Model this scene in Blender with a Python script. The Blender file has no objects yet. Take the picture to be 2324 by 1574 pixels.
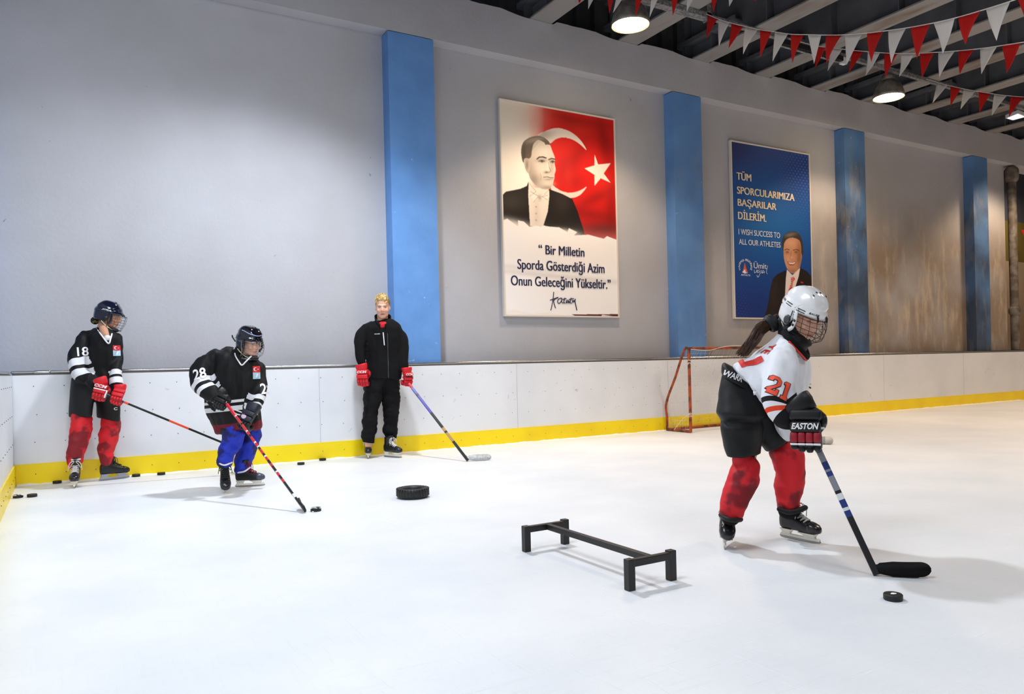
import bpy, bmesh, math, random
import numpy as np
from mathutils import Vector, Matrix, noise
from mathutils.bvhtree import BVHTree
random.seed(7)
S = bpy.context.scene
COL = S.collection
V = Vector
R_ = math.radians
# ---------------------------------------------------------------- camera
F = 1724.0; PPX, PPY = 1162.0, 826.0
RHO = math.atan(.0241); YAW = R_(59.5)
CAM = V((0.426, -8.504, 1.03))
FW = V((math.cos(YAW), math.sin(YAW), 0)); RT = V((math.sin(YAW), -math.cos(YAW), 0)); UP = V((0, 0, 1))
cd = bpy.data.cameras.new('camera'); cam = bpy.data.objects.new('camera', cd); COL.objects.link(cam)
ir = RT*math.cos(RHO) - UP*math.sin(RHO); iu = UP*math.cos(RHO) + RT*math.sin(RHO)
cam.matrix_world = Matrix(((ir.x, iu.x, -FW.x, CAM.x), (ir.y, iu.y, -FW.y, CAM.y), (ir.z, iu.z, -FW.z, CAM.z), (0, 0, 0, 1)))
cd.sensor_width = 36; cd.lens = F/2324*36; cd.shift_y = 39/2324; cd.clip_end = 200
S.camera = cam
# ---------------------------------------------------------------- view, world, hall lights and added fills
S.view_settings.view_transform = 'Standard'; S.view_settings.look = 'None'
S.view_settings.gamma = 1; S.view_settings.use_curve_mapping = False
S.view_settings.exposure = 0.85
W = bpy.data.worlds.new('world'); S.world = W; W.use_nodes = True
W.node_tree.nodes['Background'].inputs[0].default_value = (.8, .85, 1, 1)
W.node_tree.nodes['Background'].inputs[1].default_value = .12
def spot(loc, energy, color, size=150, blend=.6, radius=.25, aim=None):
    l = bpy.data.lights.new('hall_or_fill_light', 'SPOT'); l.energy = energy; l.color = color
    l.spot_size = R_(size); l.spot_blend = blend; l.shadow_soft_size = radius
    o = bpy.data.objects.new('hall_or_fill_light', l); COL.objects.link(o); o.location = loc
    d = V(aim)-V(loc) if aim else V((0, 0, -1))
    o.rotation_euler = d.to_track_quat('-Z', 'Y').to_euler()
    return o
COOL = (.89, .94, 1.0); WARM = (1.0, .74, .50); MID = (1.0, .90, .82)
spot((2.9, -1.8, 5.35), 440, COOL, 140, .6, .16, (2.0, -2.9, 0))
spot((1.2, -8.6, 5.5), 380, COOL, 62, .9, .9, (1.0, .3, 1.5))  # added unseen fill, brightens the left boards and lower wall from the front
def area(loc, energy, color, size):
    l = bpy.data.lights.new('hall_or_fill_light', 'AREA'); l.energy = energy; l.color = color; l.shape = 'DISK'; l.size = size
    o = bpy.data.objects.new('hall_or_fill_light', l); COL.objects.link(o); o.location = loc; return o
area((-.2, -6.0, 5.6), 92, COOL, 2.0)
area((3.6, -9.5, 5.6), 50, (.96, .98, 1), 2.0)
for loc, e, c in (((9.5, -6.5, 5.5), 400, (1, .86, .74)), ((15, -6.5, 5.5), 450, (1, .74, .56)), ((22, -6.5, 5.5), 470, (1, .74, .56)), ((12, -13, 5.5), 420, (1, .84, .72))):
    spot(loc, e, c, 146, .7, .9)
area((22, 1.4, 5.4), 30, (1, .8, .6), 1.0)  # added unseen fill so the annex walls do not go black
# ---------------------------------------------------------------- helpers
def ray(px, py):
    a = px-PPX; b = -(py-PPY)
    return FW + RT*((a*math.cos(RHO)+b*math.sin(RHO))/F) + UP*((b*math.cos(RHO)-a*math.sin(RHO))/F)
def at(px, py, d): return CAM + ray(px, py)*d
def on_floor(px, py, z=0):
    r = ray(px, py); return CAM + r*((z-CAM.z)/r.z)
def on_y(px, py, y):
    r = ray(px, py); return CAM + r*((y-CAM.y)/r.y)
def lin(c):
    if max(c) > 1: c = [x/255 for x in c]
    return tuple(x/12.92 if x <= .04045 else ((x+.055)/1.055)**2.4 for x in c[:3]) + (1,)
def link(name, me, m=None, parent=None, smooth=False):
    o = bpy.data.objects.new(name, me); COL.objects.link(o)
    if m is not None:
        for x in (m if isinstance(m, (list, tuple)) else [m]): me.materials.append(x)
    if parent is not None: o.parent = parent; o.matrix_parent_inverse = parent.matrix_world.inverted() if parent.type == 'EMPTY' and False else Matrix.Translation(-V(parent.get('_o', (0, 0, 0))))
    if smooth: me.polygons.foreach_set('use_smooth', [True]*len(me.polygons))
    return o
def obj(name, bm, m=None, parent=None, smooth=False):
    me = bpy.data.meshes.new(name); bmesh.ops.recalc_face_normals(bm, faces=bm.faces); bm.to_mesh(me); bm.free()
    return link(name, me, m, parent, smooth)
def pieces(name, bm, m=None, parent=None, smooth=False):
    """every separate piece of the bmesh becomes an object of its own"""
    left = set(bm.verts); out = []
    while left:
        st = [left.pop()]; comp = set(st)
        while st:
            for e in st.pop().link_edges:
                for w in e.verts:
                    if w not in comp: comp.add(w); left.discard(w); st.append(w)
        t = bmesh.new(); mp = {v: t.verts.new(v.co) for v in comp}
        for f in {f for v in comp for f in v.link_faces}: t.faces.new([mp[v] for v in f.verts]).material_index = f.material_index
        out.append(obj(name, t, m, parent, smooth))
    bm.free(); return out
def tag(o, label=None, cat=None, group=None, kind=None):
    if label: o['label'] = label
    if cat: o['category'] = cat
    if group: o['group'] = group
    if kind: o['kind'] = kind
    return o
def empty(name, loc, label, cat, group=None):
    o = bpy.data.objects.new(name, None); COL.objects.link(o); o.location = loc; o.empty_display_size = .1
    o['_o'] = list(loc)
    return tag(o, label, cat, group)
def box(bm, x0, x1, y0, y1, z0, z1, mi=0, M=None):
    vs = [bm.verts.new((x, y, z)) for x in (x0, x1) for y in (y0, y1) for z in (z0, z1)]
    if M is not None:
        for v in vs: v.co = M @ v.co
    for f in ((0, 1, 3, 2), (4, 6, 7, 5), (0, 4, 5, 1), (2, 3, 7, 6), (0, 2, 6, 4), (1, 5, 7, 3)):
        bm.faces.new([vs[i] for i in f]).material_index = mi
    return vs
def rbox(bm, x0, x1, y0, y1, z0, z1, b=.005, M=None, mi=0, seg=2):
    t = bmesh.new(); box(t, x0, x1, y0, y1, z0, z1)
    bmesh.ops.bevel(t, geom=t.edges[:], offset=b, segments=seg, profile=.5, affect='EDGES')
    merge(bm, t, M, mi)
def merge(bm, t, M=None, mi=0):
    mp = {}
    for v in t.verts: mp[v] = bm.verts.new(M @ v.co if M is not None else v.co)
    for f in t.faces:
        try: nf = bm.faces.new([mp[v] for v in f.verts]); nf.material_index = mi; nf.smooth = f.smooth
        except ValueError: pass
    t.free()
def prism(bm, poly, a, b, axis='y', mi=0, M=None):
    """poly in the plane perpendicular to axis, extruded a..b"""
    def p(q, t):
        c = {'y': (q[0], t, q[1]), 'x': (t, q[0], q[1]), 'z': (q[0], q[1], t)}[axis]
        return M @ V(c) if M is not None else V(c)
    A = [bm.verts.new(p(q, a)) for q in poly]; B = [bm.verts.new(p(q, b)) for q in poly]
    n = len(poly)
    bm.faces.new(A).material_index = mi; bm.faces.new(B[::-1]).material_index = mi
    for i in range(n): bm.faces.new((A[i], A[(i+1) % n], B[(i+1) % n], B[i])).material_index = mi
def frames(pts):
    pts = [V(p) for p in pts]; n = len(pts); T = []
    for i in range(n):
        t = pts[min(i+1, n-1)]-pts[max(i-1, 0)]
        T.append(t.normalized() if t.length > 1e-9 else V((0, 0, 1)))
    a = T[0].orthogonal().normalized(); out = []
    for t in T:
        a = (a - t*a.dot(t)).normalized(); out.append((t, a, t.cross(a)))
    return out
def loft(bm, rings, mi=0, cap=True):
    vs = [[bm.verts.new(p) for p in r] for r in rings]; n = len(rings[0])
    for A, B in zip(vs, vs[1:]):
        for i in range(n): bm.faces.new((A[i], A[(i+1) % n], B[(i+1) % n], B[i])).material_index = mi
    if cap:
        for r in (vs[0][::-1], vs[-1]):
            c = sum((v.co for v in r), V())/n; cv = bm.verts.new(c)
            for i in range(n): bm.faces.new((r[i], r[(i+1) % n], cv)).material_index = mi
def ring(c, u, v, n=20, p=2.2):
    out = []
    for i in range(n):
        a = 2*math.pi*i/n; ca, sa = math.cos(a), math.sin(a)
        x = math.copysign(abs(ca)**(2/p), ca); y = math.copysign(abs(sa)**(2/p), sa)
        out.append(V(c)+V(u)*x+V(v)*y)
    return out
def tube(bm, pts, rad, n=10, mi=0, dome=True, sq=(1, 1), ref=None):
    pts = [V(p) for p in pts]; rad = list(rad) if hasattr(rad, '__len__') else [rad]*len(pts)
    fr = frames(pts); rs = []
    if ref is not None:
        fr = [(t, (V(ref)-t*t.dot(V(ref))).normalized(), t.cross((V(ref)-t*t.dot(V(ref))).normalized())) for t, a, b in fr]
    if dome:
        t, a, b = fr[0]
        for k in (80, 50, 25): rs.append(ring(pts[0]-t*rad[0]*math.sin(R_(k))*.8, a*rad[0]*sq[0]*math.cos(R_(k)), b*rad[0]*sq[1]*math.cos(R_(k)), n, 2))
    for p, (t, a, b), r in zip(pts, fr, rad): rs.append(ring(p, a*r*sq[0], b*r*sq[1], n, 2))
    if dome:
        t, a, b = fr[-1]
        for k in (25, 50, 80): rs.append(ring(pts[-1]+t*rad[-1]*math.sin(R_(k))*.8, a*rad[-1]*sq[0]*math.cos(R_(k)), b*rad[-1]*sq[1]*math.cos(R_(k)), n, 2))
    loft(bm, rs, mi)
def ball(bm, c, r, seg=16, mi=0, M=None):
    t = bmesh.new(); bmesh.ops.create_uvsphere(t, u_segments=seg, v_segments=max(6, seg//2), radius=1)
    rr = r if hasattr(r, '__len__') else (r, r, r)
    X = Matrix.Translation(V(c)) @ Matrix.Diagonal((rr[0], rr[1], rr[2], 1))
    merge(bm, t, (M @ X) if M is not None else X, mi)
def curve(pts, n=8):
    """Catmull-Rom through points (any dimension vectors)"""
    P = [np.array(p, float) for p in pts]; P = [2*P[0]-P[1]] + P + [2*P[-1]-P[-2]]; out = []
    for i in range(1, len(P)-2):
        for k in range(n):
            t = k/n; a, b, c, d = P[i-1], P[i], P[i+1], P[i+2]
            out.append(.5*((2*b)+(c-a)*t+(2*a-5*b+4*c-d)*t*t+(3*b-a-3*c+d)*t**3))
    out.append(P[-2]); return out
def fuse(name, bm, voxel, m, parent=None, smooth=3, disp=None, post=None):
    me = bpy.data.meshes.new('tmp'); bmesh.ops.recalc_face_normals(bm, faces=bm.faces); bm.to_mesh(me); bm.free()
    o = bpy.data.objects.new('tmp', me); COL.objects.link(o)
    a = o.modifiers.new('r', 'REMESH'); a.mode = 'VOXEL'; a.voxel_size = voxel; a.use_smooth_shade = True
    if smooth: b = o.modifiers.new('s', 'SMOOTH'); b.factor = .5; b.iterations = smooth
    dg = bpy.context.evaluated_depsgraph_get()
    me2 = bpy.data.meshes.new_from_object(o.evaluated_get(dg)); me2.name = name
    bpy.data.objects.remove(o); bpy.data.meshes.remove(me)
    if disp:
        for amp, sc, st in disp:
            nn = [v.normal.copy() for v in me2.vertices]
            for v, n_ in zip(me2.vertices, nn):
                q = v.co*sc; q = V((q.x, q.y, q.z*st)); v.co += n_*amp*noise.noise(q)
    me2.materials.clear()
    if post: post(me2)
    return link(name, me2, m, parent, True)
def float_attr(me, name, vals):
    a = me.attributes.new(name, 'FLOAT', 'POINT'); a.data.foreach_set('value', np.array(vals, dtype=np.float32))
def col_attr(me, vals):
    a = me.attributes.new('Col', 'FLOAT_COLOR', 'POINT'); a.data.foreach_set('color', np.array(vals, dtype=np.float32).ravel())
def coords(me):
    a = np.empty(len(me.vertices)*3, dtype=np.float32); me.vertices.foreach_get('co', a); return a.reshape(-1, 3)
# ---------------------------------------------------------------- materials
MATS = {}
def mat(name, c, rough=.6, metal=0, c2=None, nscale=5, stretch=(1, 1, 1), lo=.4, hi=.6, bump=0, bscale=60, bdist=.005, emit=0, spec=.5, coat=0, attr=None, sheen=0, detail=4):
    if name in MATS: return MATS[name]
    m = bpy.data.materials.new(name); m.use_nodes = True; nt = m.node_tree; N = nt.nodes; L = nt.links
    b = N['Principled BSDF']; b.inputs['Base Color'].default_value = lin(c)
    b.inputs['Roughness'].default_value = rough; b.inputs['Metallic'].default_value = metal
    b.inputs['Specular IOR Level'].default_value = spec; b.inputs['Coat Weight'].default_value = coat; b.inputs['Sheen Weight'].default_value = sheen
    if emit: b.inputs['Emission Color'].default_value = lin(c); b.inputs['Emission Strength'].default_value = emit
    tc = N.new('ShaderNodeTexCoord')
    if attr:
        a = N.new('ShaderNodeAttribute'); a.attribute_name = attr; L.new(a.outputs['Color'], b.inputs['Base Color'])
    if c2 is not None:
        mp = N.new('ShaderNodeMapping'); mp.inputs['Scale'].default_value = stretch; L.new(tc.outputs['Object'], mp.inputs[0])
        n = N.new('ShaderNodeTexNoise'); n.inputs['Scale'].default_value = nscale; n.inputs['Detail'].default_value = detail; L.new(mp.outputs[0], n.inputs[0])
        r = N.new('ShaderNodeMapRange'); r.inputs[1].default_value = lo; r.inputs[2].default_value = hi; L.new(n.outputs[0], r.inputs[0])
        x = N.new('ShaderNodeMix'); x.data_type = 'RGBA'; x.inputs['A'].default_value = lin(c); x.inputs['B'].default_value = lin(c2)
        L.new(r.outputs[0], x.inputs['Factor']); L.new(x.outputs['Result'], b.inputs['Base Color']); m['_mix'] = x.name
    if bump:
        n = N.new('ShaderNodeTexNoise'); n.inputs['Scale'].default_value = bscale; n.inputs['Detail'].default_value = 3; L.new(tc.outputs['Object'], n.inputs[0])
        u = N.new('ShaderNodeBump'); u.inputs['Strength'].default_value = bump; u.inputs['Distance'].default_value = bdist
        L.new(n.outputs[0], u.inputs['Height']); L.new(u.outputs[0], b.inputs['Normal'])
    MATS[name] = m; return m
def bands(name, base, bl, rough=.8, bump=.15):
    """cloth coloured by woven-in bands: bl = [(attribute, lo, hi, colour)]"""
    m = mat(name, base, rough, bump=bump, bscale=900, bdist=.001, spec=.27 if rough < .7 else .2); nt = m.node_tree; N = nt.nodes; L = nt.links
    b = N['Principled BSDF']; prev = None
    for at_, lo, hi, c in bl:
        a = N.new('ShaderNodeAttribute'); a.attribute_name = at_
        g = N.new('ShaderNodeMath'); g.operation = 'GREATER_THAN'; g.inputs[1].default_value = lo; L.new(a.outputs['Fac'], g.inputs[0])
        l = N.new('ShaderNodeMath'); l.operation = 'LESS_THAN'; l.inputs[1].default_value = hi; L.new(a.outputs['Fac'], l.inputs[0])
        k = N.new('ShaderNodeMath'); k.operation = 'MULTIPLY'; L.new(g.outputs[0], k.inputs[0]); L.new(l.outputs[0], k.inputs[1])
        x = N.new('ShaderNodeMix'); x.data_type = 'RGBA'; x.inputs['A'].default_value = lin(base); x.inputs['B'].default_value = lin(c)
        if prev: L.new(prev, x.inputs['A'])
        L.new(k.outputs[0], x.inputs['Factor']); prev = x.outputs['Result']
    L.new(prev, b.inputs['Base Color']); return m
# ---------------------------------------------------------------- lettering
def text_mesh(txt, bold=0, shear=0, space=1):
    c = bpy.data.curves.new('t', 'FONT'); c.body = txt; c.size = 1; c.offset = bold; c.shear = shear; c.space_character = space; c.resolution_u = 4; c.fill_mode = 'FRONT'
    o = bpy.data.objects.new('t', c); COL.objects.link(o); dg = bpy.context.evaluated_depsgraph_get()
    me = bpy.data.meshes.new_from_object(o.evaluated_get(dg)); bpy.data.objects.remove(o); bpy.data.curves.remove(c)
    b = bmesh.new(); b.from_mesh(me); bpy.data.meshes.remove(me); return b
def bb(b):
    xs = [v.co.x for v in b.verts]; ys = [v.co.y for v in b.verts]; return min(xs), max(xs), min(ys), max(ys)
def flat_text(bm, txt, O, U, Vv, w, h, bold=0, shear=0, ref='H', off=.004, mi=0, space=1):
    """fit txt into width w with cap height h; O = left end of baseline; U, Vv unit vectors"""
    t = text_mesh(txt, 0, shear, space); x0, x1, _, _ = bb(t)
    r = text_mesh(ref, 0); _, _, c0, c1 = bb(r); r.free()
    N_ = U.cross(Vv)
    for v in t.verts:
        x = (v.co.x-x0)/(x1-x0)*w; y = v.co.y/(c1)*h; v.co = O+U*x+Vv*y+N_*off
    for k in ((-1, 0, 1) if bold else (0,)): merge(bm, t.copy(), Matrix.Translation(U*(k*bold*h*.8)+N_*(.0004*k)), mi)
    t.free()
def decal(name, src, bvh, C, U, Vv, m, parent, off=.003, maxlen=.012, reach=.3, flip=False):
    """lay flat figures (bmesh in metres, x right y up) on a surface along -N; C centre, U right, Vv up"""
    U = U.normalized(); N_ = U.cross(Vv).normalized(); Vv = N_.cross(U)
    bmesh.ops.triangulate(src, faces=src.faces[:])
    for _ in range(6):
        es = [e for e in src.edges if e.calc_length() > maxlen]
        if not es: break
        bmesh.ops.subdivide_edges(src, edges=es, cuts=1); bmesh.ops.triangulate(src, faces=[f for f in src.faces if len(f.verts) > 3])
    bad = []
    for v in src.verts:
        p = C+U*v.co.x+Vv*v.co.y
        h = bvh.ray_cast(p+N_*reach, -N_, reach*2)
        if h[0] is None: bad.append(v); v.co = p
        else: v.co = h[0]+(N_*.4+h[1]*(.6 if h[1].dot(N_) > 0 else -.6))*off
    bmesh.ops.delete(src, geom=bad, context='VERTS')
    return obj(name, src, m, parent)
def text_src(txt, w, h, bold=0, shear=0, space=1):
    t = text_mesh(txt, bold, shear, space); x0, x1, y0, y1 = bb(t)
    for v in t.verts: v.co = V(((v.co.x-(x0+x1)/2)/(x1-x0)*w, (v.co.y-(y0+y1)/2)/(y1-y0)*h, 0))
    return t
def poly_src(polys):
    b = bmesh.new()
    for p in polys: b.faces.new([b.verts.new((x, y, 0)) for x, y in p])
    return b
def hit(bv, px, py):
    h = bv.ray_cast(CAM, ray(px, py).normalized(), 60); return h[0], h[1]
def bvh_of(o):
    me = o.data; return BVHTree.FromPolygons([v.co.copy() for v in me.vertices], [tuple(p.vertices) for p in me.polygons])
def wire(name, lines, r, m, parent, n=6):
    b = bmesh.new()
    for l in lines: tube(b, l, r, n)
    return obj(name, b, m, parent, True)
# ================================================================ THE HALL
M_ice = mat('ice', (240, 243, 246), .42, c2=(228, 233, 238), nscale=1.3, lo=.35, hi=.7, spec=.35)
def ice_detail(m):
    nt = m.node_tree; N = nt.nodes; L = nt.links; b = N['Principled BSDF']; tc = N.new('ShaderNodeTexCoord'); hs = []
    for rot, sc in ((.5, (1.2, 26, 1)), (2.0, (1.0, 30, 1)), (2.9, (30, 1.3, 1))):
        mp = N.new('ShaderNodeMapping'); mp.inputs['Scale'].default_value = sc; mp.inputs['Rotation'].default_value = (0, 0, rot); L.new(tc.outputs['Object'], mp.inputs[0])
        n = N.new('ShaderNodeTexNoise'); n.inputs['Scale'].default_value = 2.2; n.inputs['Detail'].default_value = 6; n.inputs['Distortion'].default_value = .6; L.new(mp.outputs[0], n.inputs[0])
        r = N.new('ShaderNodeMapRange'); r.inputs[1].default_value = .62; r.inputs[2].default_value = .72; L.new(n.outputs[0], r.inputs[0]); hs.append(r)
    a = N.new('ShaderNodeMath'); a.operation = 'ADD'; L.new(hs[0].outputs[0], a.inputs[0]); L.new(hs[1].outputs[0], a.inputs[1])
    a2 = N.new('ShaderNodeMath'); a2.operation = 'ADD'; L.new(a.outputs[0], a2.inputs[0]); L.new(hs[2].outputs[0], a2.inputs[1])
    f = N.new('ShaderNodeTexNoise'); f.inputs['Scale'].default_value = 35; f.inputs['Detail'].default_value = 5; L.new(tc.outputs['Object'], f.inputs[0])
    a3 = N.new('ShaderNodeMath'); a3.operation = 'ADD'; L.new(a2.outputs[0], a3.inputs[0]); L.new(f.outputs[0], a3.inputs[1])
    u = N.new('ShaderNodeBump'); u.inputs['Strength'].default_value = .35; u.inputs['Distance'].default_value = .004; L.new(a3.outputs[0], u.inputs['Height']); L.new(u.outputs[0], b.inputs['Normal'])
    r = N.new('ShaderNodeMapRange'); r.inputs[3].default_value = .42; r.inputs[4].default_value = .7; L.new(a2.outputs[0], r.inputs[0]); L.new(r.outputs[0], b.inputs['Roughness'])
ice_detail(M_ice)
M_wall = mat('plaster_wall', (184, 185, 192), .9, c2=(174, 174, 179), nscale=1.2, lo=.3, hi=.75, bump=.25, bscale=26, bdist=.01)
def stains_and_dimming(m, c, x0, x1, z1, amt):
    """pale scraped streaks and brownish patina low on the far bays, darkened to paint in their weaker light"""
    nt = m.node_tree; N = nt.nodes; L = nt.links; b = N['Principled BSDF']; tc = N.new('ShaderNodeTexCoord')
    sx = N.new('ShaderNodeSeparateXYZ'); L.new(tc.outputs['Object'], sx.inputs[0])
    mx = N.new('ShaderNodeMapRange'); mx.inputs[1].default_value = x0; mx.inputs[2].default_value = x1; L.new(sx.outputs[0], mx.inputs[0])
    mz = N.new('ShaderNodeMapRange'); mz.inputs[1].default_value = z1; mz.inputs[2].default_value = z1-1.4; L.new(sx.outputs[2], mz.inputs[0])
    pm = N.new('ShaderNodeMath'); pm.operation = 'MULTIPLY'; L.new(mx.outputs[0], pm.inputs[0]); L.new(mz.outputs[0], pm.inputs[1])
    prev = N[m['_mix']].outputs['Result']
    n0 = N.new('ShaderNodeTexNoise'); n0.inputs['Scale'].default_value = 1.1; n0.inputs['Detail'].default_value = 5; L.new(tc.outputs['Object'], n0.inputs[0])
    r0 = N.new('ShaderNodeMapRange'); r0.inputs[1].default_value = .1; r0.inputs[2].default_value = .6; L.new(n0.outputs[0], r0.inputs[0])
    q0 = N.new('ShaderNodeMath'); q0.operation = 'MULTIPLY'; L.new(r0.outputs[0], q0.inputs[0]); L.new(pm.outputs[0], q0.inputs[1])
    x0_ = N.new('ShaderNodeMix'); x0_.data_type = 'RGBA'; x0_.inputs['B'].default_value = lin(c[0]); L.new(prev, x0_.inputs['A']); L.new(q0.outputs[0], x0_.inputs['Factor'])
    mp = N.new('ShaderNodeMapping'); mp.inputs['Scale'].default_value = (1, 1, .28); L.new(tc.outputs['Object'], mp.inputs[0])
    n = N.new('ShaderNodeTexNoise'); n.inputs['Scale'].default_value = 4.5; n.inputs['Detail'].default_value = 7; n.inputs['Roughness'].default_value = .65; L.new(mp.outputs[0], n.inputs[0])
    r = N.new('ShaderNodeMapRange'); r.inputs[1].default_value = .50; r.inputs[2].default_value = .72; L.new(n.outputs[0], r.inputs[0])
    q = N.new('ShaderNodeMath'); q.operation = 'MULTIPLY'; L.new(r.outputs[0], q.inputs[0]); L.new(pm.outputs[0], q.inputs[1])
    q2 = N.new('ShaderNodeMath'); q2.operation = 'MULTIPLY'; q2.inputs[1].default_value = amt; L.new(q.outputs[0], q2.inputs[0])
    x = N.new('ShaderNodeMix'); x.data_type = 'RGBA'; x.inputs['B'].default_value = lin(c[1]); L.new(x0_.outputs['Result'], x.inputs['A']); L.new(q2.outputs[0], x.inputs['Factor'])
    L.new(x.outputs['Result'], b.inputs['Base Color'])
stains_and_dimming(M_wall, ((146, 130, 114), (214, 196, 168)), 7.5, 13.5, 4.3, .6)  # streaks are wear; the darker patina also paints in dimmer far bays
M_blue = mat('blue_column_paint', (104, 156, 220), .6, c2=(94, 144, 208), nscale=3, lo=.3, hi=.7, bump=.3, bscale=14, bdist=.012)
stains_and_dimming(M_blue, ((62, 78, 104), (176, 166, 140)), 6.5, 12.5, 5.4, .4)  # blue of the far columns darkened to paint in the weaker light there
M_board = mat('white_board_plastic', (232, 235, 240), .35, c2=(222, 226, 232), nscale=1.5, lo=.4, hi=.7, spec=.4)
M_yel = mat('yellow_kick_plastic', (255, 226, 4), .35, c2=(246, 212, 8), nscale=2, lo=.4, hi=.7)
M_steel = mat('polished_steel', (190, 190, 190), .22, 1)
M_screw = mat('dark_screw', (70, 72, 76), .5)
M_beam = mat('grey_beam_paint', (140, 140, 140), .6, c2=(116, 102, 92), nscale=3, stretch=(1, .25, 1), lo=.5, hi=.68, bump=.2, bscale=10, bdist=.01)
M_web = mat('dark_web_paint', (112, 114, 120), .7, c2=(98, 100, 106), nscale=2)
M_dark = mat('dark_roof_sheet', (88, 90, 94), .8, c2=(74, 76, 80), nscale=2)
M_tray = mat('galvanised_tray', (150, 152, 154), .5, .3, c2=(110, 112, 114), nscale=30, lo=.45, hi=.55)
def nicks(m, c, lo, sc):
    nt = m.node_tree; N = nt.nodes; L = nt.links; b = N['Principled BSDF']; tc = N.new('ShaderNodeTexCoord'); src = b.inputs['Base Color'].links[0].from_socket
    n = N.new('ShaderNodeTexNoise'); n.inputs['Scale'].default_value = sc; n.inputs['Detail'].default_value = 2; n.inputs['Distortion'].default_value = 1.5; L.new(tc.outputs['Object'], n.inputs[0])
    r = N.new('ShaderNodeMapRange'); r.inputs[1].default_value = lo; r.inputs[2].default_value = lo+.02; r.inputs[4].default_value = .6; L.new(n.outputs[0], r.inputs[0])
    x = N.new('ShaderNodeMix'); x.data_type = 'RGBA'; x.inputs['B'].default_value = lin(c); L.new(src, x.inputs['A']); L.new(r.outputs[0], x.inputs['Factor']); L.new(x.outputs['Result'], b.inputs['Base Color'])
nicks(M_wall, (110, 106, 104), .765, 7); nicks(M_blue, (188, 204, 224), .74, 8); nicks(M_board, (196, 198, 202), .72, 6)
def struct(name, bm, m): return tag(obj(name, bm, m), kind='structure')
b = bmesh.new(); box(b, -1, 44, -32, .1, -.08, 0); struct('floor', b, M_ice)
b = bmesh.new(); box(b, -2, 18.2, .3, .55, 0, 5.66); struct('wall_back', b, M_wall)
b = bmesh.new(); box(b, -1.3, -1.1, -32, .3, 0, 6.6); struct('wall_left', b, M_wall)
b = bmesh.new(); box(b, 44, 44.2, -32, 6, 0, 6.6); struct('wall_right', b, M_wall)
b = bmesh.new(); box(b, -1.3, 44, -32.2, -32, 0, 6.6); struct('wall_front', b, M_wall)
# ring beam: its plaster top edge wavers round the roof beams
BX = [6.25, 7.755, 9.20, 10.575, 11.95, 13.33, 14.72, 16.10, 17.5, 18.9, 20.3, 21.7, 23.1]
def topz(x):
    z = 5.70 + .010*noise.noise(V((x*3, 0, 0))) + .008*noise.noise(V((x*11, 3, 0)))
    for bx in BX:
        if bx-.80 < x < bx+.05: z = min(z, 5.656+.05*max(0, (bx-.40-x)/.4)**1.5)
    return z
b = bmesh.new(); xs = [-2+i*.06 for i in range(int(42/.06))]
rows = []
for x in xs:
    zt = topz(x); rows.append([b.verts.new(c) for c in ((x, .1, 5.1), (x, .1, zt), (x, .52, zt), (x, .52, 5.1))])
for A, B in zip(rows, rows[1:]):
    for i in range(4): b.faces.new((A[i], A[(i+1) % 4], B[(i+1) % 4], B[i]))
b.faces.new(rows[0]); b.faces.new(rows[-1][::-1]); struct('trim_1', b, M_wall)
for i, (x0, x1) in enumerate(((-.78, -.17), (3.865, 4.467), (8.42, 9.0), (12.466, 13.05), (16.6, 17.15))):
    b = bmesh.new(); n = 10
    # rough paint edge at the head
    pts = [(x0, 0)]+[(x0, 5.085)]+[(x0+(x1-x0)*k/n, 5.09-.014*abs(noise.noise(V((k*1.7+i, 0, 0))))) for k in range(1, n)]+[(x1, 5.085), (x1, 0)]
    prism(b, pts, .1, .3); struct('trim_%d' % (i+2), b, M_blue)
# annex beyond the last bay
M_ann = mat('annex_pale_wall', (190, 168, 140), .9); M_ann2 = mat('annex_olive_panel', (120, 104, 40), .8); M_ann3 = mat('annex_grey_panel', (74, 78, 90), .8)
za, zb = on_y(2318, 595, 2.5).z, on_y(2318, 505, 2.5).z
b = bmesh.new(); box(b, 17, 34, 2.5, 2.6, 0, za); struct('wall_annex_low', b, M_ann)
b = bmesh.new(); box(b, 17, 34, 2.5, 2.6, za, zb); struct('wall_annex_middle', b, M_ann2)
b = bmesh.new(); box(b, 17, 34, 2.5, 2.6, zb, 6.6); struct('wall_annex_high', b, M_ann3)
b = bmesh.new(); box(b, 17, 34, .3, 2.5, -.08, 0); struct('floor_annex', b, M_ann)
# roof sheet (ribbed) and the ribbed closure behind the wall head
b = bmesh.new(); prof = []
x = -1.3
while x < 44: prof += [(x, 6.62), (x+.12, 6.62), (x+.16, 6.68), (x+.26, 6.68)]; x += .3
vs0 = [b.verts.new((p[0], -32, p[1])) for p in prof]; vs1 = [b.verts.new((p[0], 2.6, p[1])) for p in prof]
for i in range(len(prof)-1): b.faces.new((vs0[i], vs0[i+1], vs1[i+1], vs1[i]))
struct('ceiling', b, M_dark)
b = bmesh.new(); prof = []; x = 2
while x < 34: prof += [(x, .95), (x+.12, .95), (x+.14, .88), (x+.24, .88), (x+.26, .95)]; x += .34
vs0 = [b.verts.new((p[0], p[1], 5.5)) for p in prof]; vs1 = [b.verts.new((p[0], p[1], 6.62)) for p in prof]
for i in range(len(prof)-1): b.faces.new((vs0[i], vs0[i+1], vs1[i+1], vs1[i]))
struct('wall_closure', b, M_dark)
ORD = ['first', 'second', 'third', 'fourth', 'fifth', 'sixth', 'seventh', 'eighth', 'ninth', 'tenth', 'eleventh', 'twelfth', 'thirteenth']
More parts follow.
